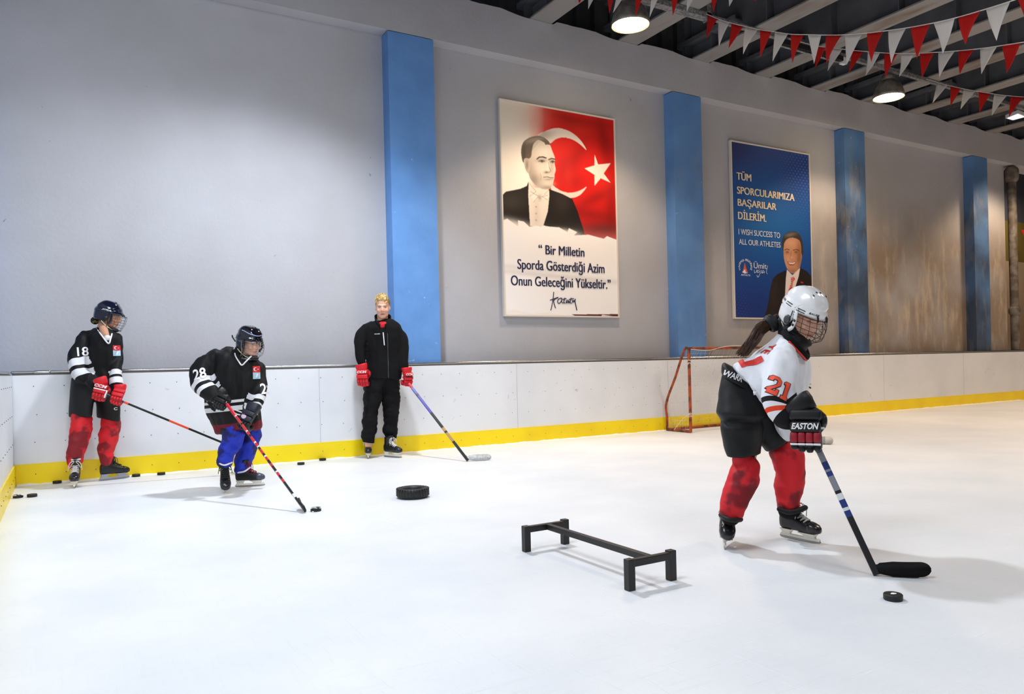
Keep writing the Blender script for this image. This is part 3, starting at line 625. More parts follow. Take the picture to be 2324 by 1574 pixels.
def paint2(p):
    p.fill((24, 62, 136)); P = p.P
    p.blob(430, 700, 190, 190, (34, 122, 190), .95); p.blob(400, 720, 320, 380, (22, 92, 168), .6); p.blob(120, 110, 160, 120, (30, 40, 92), .8); p.blob(660, 300, 160, 240, (24, 48, 120), .6); p.blob(200, 1450, 260, 160, (22, 40, 110), .7)
    # halftone dots
    X = (P[:, 0]-P[:, 1]*.0); Y = P[:, 1]-.17*(P[:, 0]); d = 27
    gx = (X/d+.5*(np.floor(Y/22) % 2)) % 1-.5; gy = (Y/22) % 1-.5
    env = np.clip((P[:, 0]-430)/280, 0, 1)*np.clip((900-P[:, 1])/500, 0, 1)+np.clip((320-P[:, 0])/300, 0, 1)*np.clip((P[:, 1]-1180)/260, 0, 1)*.8
    rr = np.hypot(gx*d, gy*22); p.blend((rr < 7)*env*.55, (84, 110, 190))
    # man in dark suit
    suit = [(366, 1520), (400, 1400), (420, 1270), (440, 1190), (480, 1150), (545, 1120), (600, 1170), (665, 1100), (720, 1130), (750, 1170), (760, 1250), (765, 1520)]
    p.poly(suit, (36, 28, 26), smooth=False); p.blob(450, 1300, 30, 90, (58, 46, 42), .5, clip=suit)
    p.poly([(556, 1115), (600, 1160), (662, 1100), (650, 1170), (600, 1330), (560, 1400), (540, 1330), (548, 1180)], (238, 222, 216))
    p.poly([(588, 1180), (612, 1172), (622, 1190), (606, 1215), (600, 1260), (572, 1300), (566, 1290), (590, 1220)], (206, 60, 54))
    for k in range(5): p.line([(575+k*2, 1262-k*18), (606+k*2, 1240-k*15)], 3.5, (240, 200, 190))
    face = [(528, 960), (524, 900), (540, 860), (600, 835), (660, 862), (674, 930), (676, 1000), (668, 1060), (650, 1110), (605, 1145), (560, 1110), (540, 1060), (530, 1010)]
    p.poly(face, (206, 146, 110), smooth=True); p.blob(585, 900, 36, 26, (224, 170, 136), .7, clip=face); p.blob(655, 1000, 16, 90, (130, 78, 56), .75, clip=face); p.blob(600, 1130, 34, 14, (150, 98, 74), .7, clip=face); p.blob(565, 1030, 20, 22, (226, 164, 130), .7, clip=face)
    hair = [(524, 960), (514, 890), (534, 834), (590, 804), (640, 815), (672, 860), (686, 930), (684, 1000), (672, 985), (668, 920), (652, 876), (600, 856), (556, 868), (534, 900), (530, 930)]
    p.poly(hair, (62, 54, 48), smooth=True); p.blob(580, 832, 34, 12, (136, 128, 118), .7, -.2, clip=hair)
    p.line([(536, 956), (552, 948), (574, 954)], 6, (70, 48, 38)); p.line([(606, 958), (630, 950), (652, 960)], 6, (70, 48, 38))
    for x in (558, 628): p.blob(x, 972, 9, 4, (40, 26, 22), .95); p.blob(x, 984, 14, 5, (160, 104, 78), .5)
    p.line([(590, 968), (584, 1010), (578, 1024), (600, 1030)], 4, (150, 96, 70), .8); p.blob(592, 1018, 8, 8, (232, 176, 142), .6)
    p.poly([(560, 1050), (590, 1056), (632, 1048), (616, 1074), (590, 1082), (570, 1072)], (176, 84, 72), smooth=True); p.poly([(567, 1055), (592, 1060), (624, 1054), (608, 1068), (580, 1068)], (240, 232, 222), smooth=True)
    p.line([(548, 1020), (552, 1046)], 3, (150, 98, 74), .6); p.line([(640, 1020), (644, 1050)], 4, (130, 80, 58), .7)
    p.poly([(668, 1212), (690, 1218), (684, 1226), (666, 1222)], (220, 40, 40))
    # emblem: orange sail over white wave
    p.poly([(212, 1058), (222, 1100), (236, 1134), (194, 1134), (204, 1100)], (232, 96, 44)); p.poly([(190, 1136), (214, 1112), (220, 1136), (238, 1140), (214, 1146)], (240, 240, 244))
def extra2(r, y):
    b = bmesh.new(); cream = mat('cream_print', (250, 228, 190), .6); white = mat('white_print', (225, 228, 236), .6)
    for t, x0, y0, x1, h in (('TÜM', 146, 384, 262, 62), ('SPORCULARIMIZA', 150, 498, 612, 62), ('BAŞARILAR', 155, 596, 466, 60), ('DİLERİM.', 158, 704, 384, 62)):
        b = bmesh.new(); line_text(b, t, Z2_, x0, y0, x1, h-4, .055); obj('headline_lettering', b, cream, r)
    for q in (('I WISH SUCCESS TO', Z2_, 161, 829, 496, 46, .022), ('ALL OUR ATHLETES', Z2_, 164, 909, 500, 44, .022), ('Ümit', Z2_, 284, 1104, 388, 46, .02), ('ANTALYA', Z2_, 180, 1164, 256, 14, .03)):
        b = bmesh.new(); line_text(b, *q); obj('small_lettering', b, white, r)
    b = bmesh.new()
    for i, ch in enumerate('MURATPAŞA BELEDİYESİ'):   # small text set round the emblem
        a = R_(200-i*11.6); cx, cy = 215+math.cos(a)*43, 1092-math.sin(a)*48
        c = wp(cx, cy, Z2_); u = V((math.sin(a), 0, -math.cos(a))); u.normalize(); n_ = V((0, -1, 0)); v_ = V((math.cos(a), 0, math.sin(a)))
        if ch != ' ': flat_text(b, ch, V((c.x, YP-.0135, c.z))-u*.016, u, v_, .032, .034, .02, off=0)
    obj('emblem_lettering', b, white, r); b = bmesh.new()
    strokes(b, Z2_, [[(288, 1118), (290, 1140), (304, 1132), (308, 1116), (310, 1140)], [(330, 1118), (316, 1122), (318, 1140), (332, 1128), (332, 1150), (318, 1176), (308, 1160)], [(350, 1120), (340, 1126), (350, 1138), (338, 1144)], [(366, 1122), (354, 1128), (356, 1144), (368, 1130), (370, 1144)], [(396, 1084), (386, 1130), (392, 1150)]], .0042)
    obj('signature', b, white, r)
sheet('poster', 'tall blue poster with cream slogan and smiling man in dark suit with red tie', 9.80, 11.69, 1.70, 4.55, YP, 240, 350, Z2_, paint2, (214, 204, 196), extra2)
# ================================================================ THINGS ON THE ICE
M_blk = mat('black_steel_paint', (28, 26, 26), .45, c2=(52, 34, 26), nscale=14, lo=.58, hi=.75, bump=.15, bscale=40, bdist=.002)
M_rub = mat('black_rubber', (22, 22, 24), .5, bump=.2, bscale=120, bdist=.002)
M_snow = mat('snow', (246, 248, 250), .9, bump=.5, bscale=300, bdist=.003)
r = empty('training_hurdle', (2.73, -5.37, 0), 'low black steel training hurdle with long crossbar standing on the ice', 'hurdle')
hz = .137; w = .019
for (x, y) in ((2.592, -4.935), (2.862, -4.915), (2.600, -5.812), (2.860, -5.797)):
    b = bmesh.new(); rbox(b, x-w, x+w, y-w, y+w, 0, hz+.004, .003); obj('leg', b, M_blk, r)
for y0 in (-4.925, -5.805):
    b = bmesh.new(); rbox(b, 2.61, 2.845, y0-.015, y0+.015, hz-.036, hz-.002, .003); obj('end_rail', b, M_blk, r)
b = bmesh.new(); rbox(b, 2.722, 2.752, -5.79, -4.94, hz-.034, hz-.003, .003); obj('crossbar', b, M_blk, r)
# small tyre
tc = on_floor(937, 1128); r = empty('tyre', (tc.x, tc.y, 0), 'small black rubber tyre lying flat on the ice', 'tyre')
RO = .128; H = .080
prof = [(RO*.60, .012), (RO*.80, .0), (RO*.93, .006), (RO*.99, .02), (RO, H/2), (RO*.99, H-.02), (RO*.93, H-.006), (RO*.80, H), (RO*.60, H-.012), (RO*.57, H-.03), (RO*.57, .03)]
b = bmesh.new(); n = 64; g = [[b.verts.new((tc.x+q*math.cos(2*math.pi*k/n), tc.y+q*math.sin(2*math.pi*k/n), z)) for q, z in prof] for k in range(n)]
for k in range(n):
    for i in range(len(prof)): b.faces.new((g[k][i], g[(k+1) % n][i], g[(k+1) % n][(i+1) % len(prof)], g[k][(i+1) % len(prof)]))
obj('carcass', b, M_rub, r, True)
b = bmesh.new()
for k in range(30):
    a = 2*math.pi*k/30; M = Matrix.Translation((tc.x, tc.y, 0)) @ Matrix.Rotation(a, 4, 'Z')
    rbox(b, RO*.90, RO*1.012, -.007, .007, H-.022, H-.004, .002, M); rbox(b, RO*.985, RO*1.015, -.007, .005, .018, H-.024, .002, M)
obj('tread', b, M_rub, r)
b = bmesh.new(); rs = [[V((tc.x+q*math.cos(t*math.pi/16), tc.y+q*math.sin(t*math.pi/16), z)) for t in range(32)] for q, z in ((RO*.58, .02), (RO*.56, .045), (RO*.3, .05), (RO*.1, .05))]
loft(b, rs); obj('hub', b, mat('dark_metal', (60, 60, 64), .25, .8), r, True)
# pucks
PRADIUS = .038
def puck_mesh():
    b = bmesh.new(); prof = [(.0375-.002, 0), (.038, .003), (.038, .0225), (.0355, .0255), (.02, .0255)]
    rs = [[V((q*math.cos(t*math.pi/16), q*math.sin(t*math.pi/16), z)) for t in range(32)] for q, z in prof]; loft(b, rs)
    me = bpy.data.meshes.new('puck'); bmesh.ops.recalc_face_normals(b, faces=b.faces); b.to_mesh(me); b.free(); me.materials.append(M_rub)
    return me
PM = puck_mesh(); first = None
PK = [((130, 1094), 'black puck by the kick strip, left of the skater numbered 18', .02), ((73, 1127), 'black puck on the open ice near the left corner', 0), ((41, 1129), 'snow-dusted puck nearest the left corner of the rink', 0), ((309, 1081), 'black puck just right of the skate of the skater numbered 18', .0), ((366, 1077), 'black puck by the kick strip between the two dark-shirted skaters', .0),
      ((683, 1054), 'black puck near the boards, left one of the pair beside the standing man', 0), ((731, 1044), 'black puck near the boards, right one of the pair beside the standing man', 0), ((717, 1159), 'scuffed black puck touching the blade of the red striped stick', 0), ((2027, 1360), 'black puck with white emblem in front of the white-shirted skater', 0)]
for i, (c, lab, _) in enumerate(PK):
    P = on_floor(*c); P.y = min(P.y, -.055); P.z = 0
    o = bpy.data.objects.new('hockey_puck', PM); COL.objects.link(o); o.location = P; tag(o, lab, 'puck', 'pucks on the ice')
    if i in (2, 7):
        b = bmesh.new(); rr = random.Random(i)
        for k in range(16): ball(b, P+V((rr.uniform(-.03, .035)-(.01 if i == 7 else 0), rr.uniform(-.035, .02), .0245 if k % 3 else .004)), (rr.uniform(.004, .010), rr.uniform(.004, .01), .003), 8)
        q_ = obj('snow_dusting', b, M_snow, o); q_.matrix_parent_inverse = Matrix.Translation(-P)
    if i == 8:
        b = bmesh.new(); e = poly_src([[(-.014, -.006), (-.004, -.01), (.012, -.006), (.016, .004), (.004, .012), (-.006, .006)]])
        for v in e.verts: v.co = P+RT*v.co.x+FW*v.co.y*1.1+V((0, 0, .0262))
        q_ = obj('emblem', e, M_snow, o); q_.matrix_parent_inverse = Matrix.Translation(-P)
# goal
GX0, GX1, GY = 8.02, 9.84, -.536
M_rust = mat('rusty_orange_paint', (176, 76, 34), .6, c2=(84, 48, 34), nscale=12, lo=.42, hi=.6, bump=.2, bscale=60, bdist=.002)
M_net = mat('white_net', (220, 212, 200), .8)
r = empty('hockey_goal', (GX0+.9, GY, 0), 'rusty orange ice hockey goal frame with loose white net near the boards', 'goal')
for x in (GX0, GX1):
    b = bmesh.new(); tube(b, [(x, GY, .02), (x, GY, 1.19)], .021, 12); obj('post', b, M_rust, r, True)
    b = bmesh.new(); tube(b, [V(q) for q in curve([(x, GY, 1.19), (x-.01, GY+.08, 1.17), (x-.01, GY+.28, .78), (x, -.05, .42), (x, -.05, .2), (x, -.05, .03)], 6)], .018, 10); obj('side_bar', b, M_rust, r, True)
    b = bmesh.new(); tube(b, [(x, GY, .02), (x, -.05, .02)], .02, 10); obj('base_rail', b, M_rust, r, True)
b = bmesh.new(); tube(b, [(GX0-.01, GY, 1.19), (GX1+.01, GY, 1.19)], .021, 12); obj('crossbar', b, M_rust, r, True)
b = bmesh.new(); tube(b, [(GX0, -.05, .02), (GX1, -.05, .02)], .02, 10); obj('back_rail', b, M_rust, r, True)
b = bmesh.new()
def netp(s, t):  # side profile: s 0 top .. 1 bottom
    pr = [(GY+.03, 1.17), (GY+.28, .78), (-.05, .42), (-.05, .03)]
    k = min(2, int(s*3)); u_ = s*3-k; return (pr[k][0]*(1-u_)+pr[k+1][0]*u_, pr[k][1]*(1-u_)+pr[k+1][1]*u_)
for i in range(30):  # back net, vertical strings
    x = GX0+(GX1-GX0)*i/29; tube(b, [(x, netp(s/9, 0)[0]-.03*math.sin(s*.8+i), netp(s/9, 0)[1]) for s in range(10)], .0011, 3, dome=False)
for s in range(1, 22):
    y, z = netp(s/22, 0); tube(b, [(GX0+(GX1-GX0)*i/10, y-.03*math.sin(s*.4+i*2.9), z) for i in range(11)], .0011, 3, dome=False)
for x in (GX0, GX1):
    for k in range(1, 20):
        z = 1.17*k/20; y1 = -.05 if z < .42 else (GY+.03+(1.17-z)/.75*(.456)); tube(b, [(x, GY, z-.0), (x+.01, (GY+y1)/2, z-.02), (x, y1, z)], .0010, 3, dome=False)
    for k in range(1, 9):
        y = GY+.486*k/9; z1 = 1.17-(y-GY-.03)/.456*.75 if y > GY+.03 else 1.17; tube(b, [(x, y, .02), (x+.01, y, z1/2), (x, y, z1)], .0010, 3, dome=False)
tag(obj('net', b, M_net, r), kind='stuff')
b = bmesh.new(); rr = random.Random(3)
tube(b, [V(q) for q in curve([(GX0+.02, GY-.022, 1.18), (GX0+.35, GY-.02, 1.16), (GX0+.6, GY-.022, 1.2), (GX0+.9, GY-.02, 1.225), (GX0+1.3, GY-.022, 1.2)], 6)], .005, 5)
for z in (1.02, .98, .27, .23, .25): tube(b, [(GX0+.026*math.cos(a/2), GY+.026*math.sin(a/2), z+.01*math.sin(a)) for a in range(13)], .005, 4)
tube(b, [V(q) for q in curve([(GX0-.02, GY-.01, .98), (GX0-.16, GY+.05, .8), (GX0-.28, GY+.1, .5), (GX0-.3, GY+.1, .3)], 5)], .004, 4)
tube(b, [V(q) for q in curve([(GX0-.02, GY-.01, .27), (GX0-.1, GY+.05, .2), (GX0-.2, GY+.12, .05)], 5)], .004, 4)
obj('net_lashing', b, M_net, r, True)
# pale pads beyond the white-shirted skater
M_pad = mat('worn_pale_vinyl', (206, 200, 192), .6, c2=(176, 170, 162), nscale=9)
g0 = on_floor(1812, 975); r = empty('goalie_pad', (g0.x, g0.y, 0), 'pale upright pad with dark lacing, half hidden behind the white-shirted skater', 'pad')
d_ = (g0-CAM).dot(FW); t_ = at(1818, 878, d_)
b = bmesh.new(); rbox(b, g0.x-.10, g0.x+.05, g0.y-.06, g0.y+.06, 0, t_.z, .03, seg=3); obj('pad_body', b, M_pad, r, True)
b = bmesh.new(); rr = random.Random(5)
for k in range(16):
    c = at(1827+rr.uniform(-6, 8), 895+rr.uniform(-22, 22), d_-.02); tube(b, [c, c+V((rr.uniform(-.06, .06), rr.uniform(-.03, .03), rr.uniform(-.06, .06))), c+V((rr.uniform(-.06, .06), rr.uniform(-.03, .03), rr.uniform(-.06, .06)))], .012, 6, mi=k % 2)
obj('lacing', b, [mat('dark_lace', (46, 36, 32), .8), M_pad], r, True)
a_, c_ = on_floor(1795, 1006), on_floor(1884, 1008)
r = empty('rolled_pad', (a_+c_)/2, 'pale rolled pad lying on the ice behind the black and maroon glove', 'pad')
zr = .045; b = bmesh.new(); tube(b, [a_+V((0, 0, zr)), c_+V((0, 0, zr))], .045, 16); obj('roll', b, M_pad, r, True)
b = bmesh.new(); q = a_.lerp(c_, .8); tube(b, [q+V((0, 0, zr)), q+(c_-a_).normalized()*.03+V((0, 0, zr))], .047, 16); obj('strap', b, mat('grey_strap', (150, 146, 140), .7), r, True)
# ================================================================ PEOPLE: shared builders
def frame_m(o, fwd, up, k=1):
    f = V(fwd).normalized(); x = f.cross(V(up)).normalized(); u = x.cross(f)
    return Matrix(((x.x*k, f.x*k, u.x*k, o[0]), (x.y*k, f.y*k, u.y*k, o[1]), (x.z*k, f.z*k, u.z*k, o[2]), (0, 0, 0, 1)))
CF, CR = FW.copy(), RT.copy()
def face_view(px):
    """horizontal axes towards and across the line of sight to one figure"""
    global CF, CR
    CF = ray(px, 820); CF.z = 0; CF.normalize(); CR = CF.cross(UP).normalized()
def cdir(right, toward, up): return CR*right - CF*toward + UP*up
def Rg(cx, cy, d, hx, hy, hd, n=28, p=2.4, tx=0):
    c = at(cx, cy, d); u = at(cx+hx, cy+hy, d)-c; return ring(c, u, CF*hd, n, p)
def T(bm, pts, n=16, sq=(1, 1), k=1):
    """limb through (px, py, depth, half width in px)"""
    c = curve(pts, 4); tube(bm, [at(q[0], q[1], q[2]) for q in c], [max(.003, q[3]*q[2]/F*k) for q in c], n, sq=sq)
def add_head(bm, M, k=1):
    t = bmesh.new()
    ball(t, (0, -.015, .045), (.076, .096, .083), 28); ball(t, (0, .02, -.015), (.066, .074, .085), 28); ball(t, (0, .050, -.088), (.037, .034, .026), 20)
    ball(t, (0, .015, -.065), (.060, .062, .045), 24)
    tube(t, [(0, .086, .012), (0, .098, -.008), (0, .108, -.028)], (.009, .010, .0125), 12); ball(t, (-.012, .094, -.034), (.008, .010, .008)); ball(t, (.012, .094, -.034), (.008, .010, .008))
    tube(t, [(-.045, .066, .024), (-.02, .084, .026), (0, .086, .022), (.02, .084, .026), (.045, .066, .024)], (.008, .010, .009, .010, .008), 10)
    for s in (-1, 1):
        ball(t, (s*.036, .062, -.030), (.024, .024, .022)); ball(t, (s*.073, -.008, -.006), (.009, .015, .026))
    tube(t, [(-.024, .080, -.062), (-.010, .091, -.058), (0, .092, -.060), (.010, .091, -.058), (.024, .080, -.062)], (.004, .0062, .006, .0062, .004), 10)
    tube(t, [(-.020, .080, -.068), (0, .091, -.071), (.020, .080, -.068)], (.004, .0072, .004), 10)
    tube(t, [(0, -.02, -.06), (0, -.035, -.16)], (.052, .052), 20)
    merge(bm, t, M)
def head_post(M, skin, lips, brow, beard=None, closed=False):
    Mi = M.inverted(); sk = np.array(lin(skin)); lp = np.array(lin(lips)); br = np.array(lin(brow))
    def post(me):
        co = coords(me); A = np.array(Mi); L = co@A[:3, :3].T+A[:3, 3]
        x, y, z = L[:, 0], L[:, 1], L[:, 2]; front = y > .03
        d = np.zeros(len(L))
        for s in (-1, 1): d -= .009*np.exp(-((x-s*.031)**2/.015**2+(z-.004)**2/.009**2))*front
        d -= .0025*np.exp(-((z+.0655)**2/.0022**2))*(abs(x) < .022)*front
        ym = np.array(M.to_3x3().col[1]); L2 = co+d[:, None]*ym[None, :]
        me.vertices.foreach_set('co', L2.astype(np.float32).ravel())
        C = np.tile(sk, (len(L), 1))
        def mix(w, c):
            nonlocal C
            w = np.clip(w, 0, 1)[:, None]*front[:, None]; C = C*(1-w)+c*w
        red = np.array(lin((206, 110, 92)))
        for s in (-1, 1): mix(.3*np.exp(-((x-s*.04)**2+(z+.035)**2)/.016**2), red)
        mix(.35*np.exp(-(x**2+(z+.03)**2)/.010**2), red)
        mix(1.1*np.exp(-((x/.020)**4+((z+.0655)/.0078)**4)), lp)
        mix(1.0*np.exp(-((x/.017)**4+((z+.0655)/.0014)**2)), np.array(lin((84, 36, 34))))
        for s in (-1, 1):
            mix(1.1*np.exp(-(((x-s*.033)/.019)**4+((z-.0205+.12*(.033-s*x)*1)/.0040)**2)), br)
            mix(.9*np.exp(-(((x-s*.031)/.013)**4+((z-.0095+(.0 if not closed else .008))/.0020)**2)), br*.6)
            mix(.9*np.exp(-(((x-s*.007)/.0035)**2+((z+.041)/.003)**2)), np.array(lin((110, 50, 42))))
        col_attr(me, C); me.update()
    return post
def eyes(M, parent, skin, closed=False):
    for s in (-1, 1):
        b = bmesh.new(); c = V((s*.031, .0685, .0025)); ball(b, c, .0110, 20, 0, M)
        mats = [mat('eye_white', (176, 166, 160), .3) if not closed else mat('eyelid_skin', skin, .5)]
        if not closed: ball(b, c+V((0, .0060, -.0008)), (.0066, .0056, .0066), 14, 1, M); mats.append(mat('iris', (58, 48, 40), .2))
        obj('eye', b, mats, parent, True)
def skin_mat(name): return mat(name, (220, 170, 145), .5, attr='Col', spec=.35)
# helmet in the head frame
def helmet(M, parent, shell, trim, cage_c, cage_kind='round', label=None, chin=(30, 30, 32)):
    n, m = 72, 22
    def rim(th):  # th 0 = front
        c = math.cos(th); s = abs(math.sin(th))
        base = .040 if c > .35 else None
        f = max(0, min(1, (c-.05)/.45)); ear = -.062; back = -.050
        v = ear*(1-max(0, -c))+back*max(0, -c)
        f = f*f*(3-2*f); return v*(1-f)+.030*f
    b = bmesh.new(); g = []
    for i in range(n):
        th = 2*math.pi*i/n; zr = rim(th); row = []
        for k in range(m+1):
            t = k/m; z0 = -.015+.0; phi_r = math.asin(max(-.9, min(.9, (zr-.02)/.130))); phi = phi_r+(math.pi/2-phi_r)*t
            r = math.cos(phi) if phi > 0 else math.cos(phi)**.35
            x = .100*math.sin(th)*r; y = .128*math.cos(th)*r-.012; z = .02+.130*math.sin(phi)
            # raised crown ridges and the step above the lower band
            e = .007*math.exp(-((abs(x)-.050)/.016)**2)*(phi > .45) - .004*math.exp(-(x/.018)**2)*(phi > .6) + (.0045 if .015 < phi < .32 else 0) - .003*math.exp(-((phi-.34)/.05)**2) + .006*math.exp(-((y+.055)/.035)**2)*(phi > .5) + .005*math.exp(-((y-.05)/.03)**2)*math.exp(-(x/.05)**2)*(phi > .5)
            q = V((x, y+.012, z-.02)); q = q*(1+e/max(.05, q.length)); row.append(b.verts.new(M @ V((q.x, q.y-.012, q.z+.02))))
        g.append(row)
    for i in range(n):
        for k in range(m): b.faces.new((g[i][k], g[(i+1) % n][k], g[(i+1) % n][k+1], g[i][k+1]))
    bmesh.ops.remove_doubles(b, verts=b.verts, dist=1e-5)
    o = obj('helmet', b, shell, parent, True); so = o.modifiers.new('s', 'SOLIDIFY'); so.thickness = .012; so.offset = -1
    if label: o['label'] = label
    b = bmesh.new()  # vents, screws
    for s in (-1, 1):
        for (x, y, z, rx, ry, rz) in ((.046, .045, .137, .004, .011, .006), (.046, -.055, .128, .004, .011, .008), (.014, .03, .150, .006, .010, .004), (.014, -.03, .150, .006, .012, .004), (.094, -.055, .058, .006, .006, .004), (.103, .015, .050, .004, .003, .003), (.101, .04, .050, .004, .003, .003), (.098, -.085, .03, .008, .005, .003)):
            ball(b, (s*x*.955, y*.99, z*.97-.002), (rx*.75, ry*.8, rz*.8), 10, 0, M)
    obj('vent', b, mat('helmet_hole', (16, 16, 18), .6), o, True)
    for s in (-1, 1):  # ear guard with oval opening
        b = bmesh.new()
        ball(b, (s*.098, -.004, -.030), (.010, .022, .026), 16, 0, M)
        tube(b, [M @ V(q) for q in curve([(s*.100, .034, .03), (s*.099, .046, -.01), (s*.096, .046, -.05), (s*.094, .030, -.074)], 4)], .010, 8, mi=1, sq=(.5, 1.2), ref=M.to_3x3() @ V((1, 0, 0)))
        obj('ear_guard', b, [trim, shell], o, True)
    # cage
    L = []; K = .30
    def cp(az, el, g=1):
        a, e = R_(az), R_(el)
        if cage_kind == 'round': q = V((.106*math.sin(a), -.004+(.132+.030*math.sin(R_((el+8)*2.0)))*math.cos(a)*(1 if el < 50 else 1-.011*(el-50)), .026-(el+8)/88*.158))
        else:
            q = V((.098*math.sin(a), -.0+.158*math.cos(a), .024-(el+8)/88*.142)); q.y *= (1-.0035*max(0, el-35))
        q.x *= 1-.0030*max(0, el-15); return M @ q
    for el in ((0, 12, 25, 38, 51, 64) if cage_kind == 'round' else (0, 16, 32, 48, 64)): L.append([cp(a, el) for a in range(-82, 83, 8)])
    for az in ((-72, -54, -36, -18, 0, 18, 36, 54, 72) if cage_kind == 'round' else (-60, -36, -12, 12, 36, 60)): L.append([cp(az, e) for e in range(-8, 81, 8)])
    w = wire('cage', L, .0013, cage_c, o, 5)
    b = bmesh.new()
    for off in (0, .007): tube(b, [cp(a, 79)-V((0, 0, off)) for a in range(-82, 83, 8)], .0023, 6)
    for s in (-82, 82): tube(b, [cp(s, e) for e in range(-8, 80, 8)], .0026, 6)
    tube(b, [cp(a, -8) for a in range(-82, 83, 8)], .0022, 6)
    obj('cage_rim', b, cage_c, o, True)
    b = bmesh.new()
    for x in (-.030, .030): tube(b, [M @ V((x, .110, .046)), M @ V((x, .119, .038)), M @ V((x, .128, .022))], .005, 8)
    for s in (-1, 1):
        for z in (-.012, -.036): tube(b, [M @ V((s*.104, .044, z)), M @ V((s*.108, .054, z))], .006, 8)
    pieces('cage_clip', b, mat('black_clip', (18, 18, 20), .4), o, True)
    b = bmesh.new(); t = bmesh.new(); ball(t, (0, .074, -.122), (.046, .040, .022), 20); merge(b, t, M); tube(b, [M @ V((s, .07+0*s, -.118)) for s in (-.03, .03)], .018, 10)
    obj('chin_cup', b, mat('chin_pad', chin, .7), o, True)
    b = bmesh.new()
    for s in (-1, 1): tube(b, [M @ V(q) for q in curve([(s*.098, -.03, -.06), (s*.088, -.0, -.085), (s*.066, .04, -.112), (s*.04, .07, -.125)], 5)], .004, 6, sq=(1.6, .6))
    pieces('chin_strap', b, mat('cream_strap', (226, 222, 190), .7), o, True)
    return o
def ellip_decal(name, o, M, src, C, m, maxlen=.006):
    """flat figure wrapped onto the helmet side; C = local centre and local normal, up local z"""
    bv = bvh_of(o); c = M @ V(C[0]); N_ = (M.to_3x3() @ V(C[1])).normalized(); up = (M.to_3x3() @ V((0, 0, 1))).normalized(); U = up.cross(N_).normalized(); up = N_.cross(U)
    return decal(name, src, bv, c, U, up, m, o, .0015, maxlen, .05)
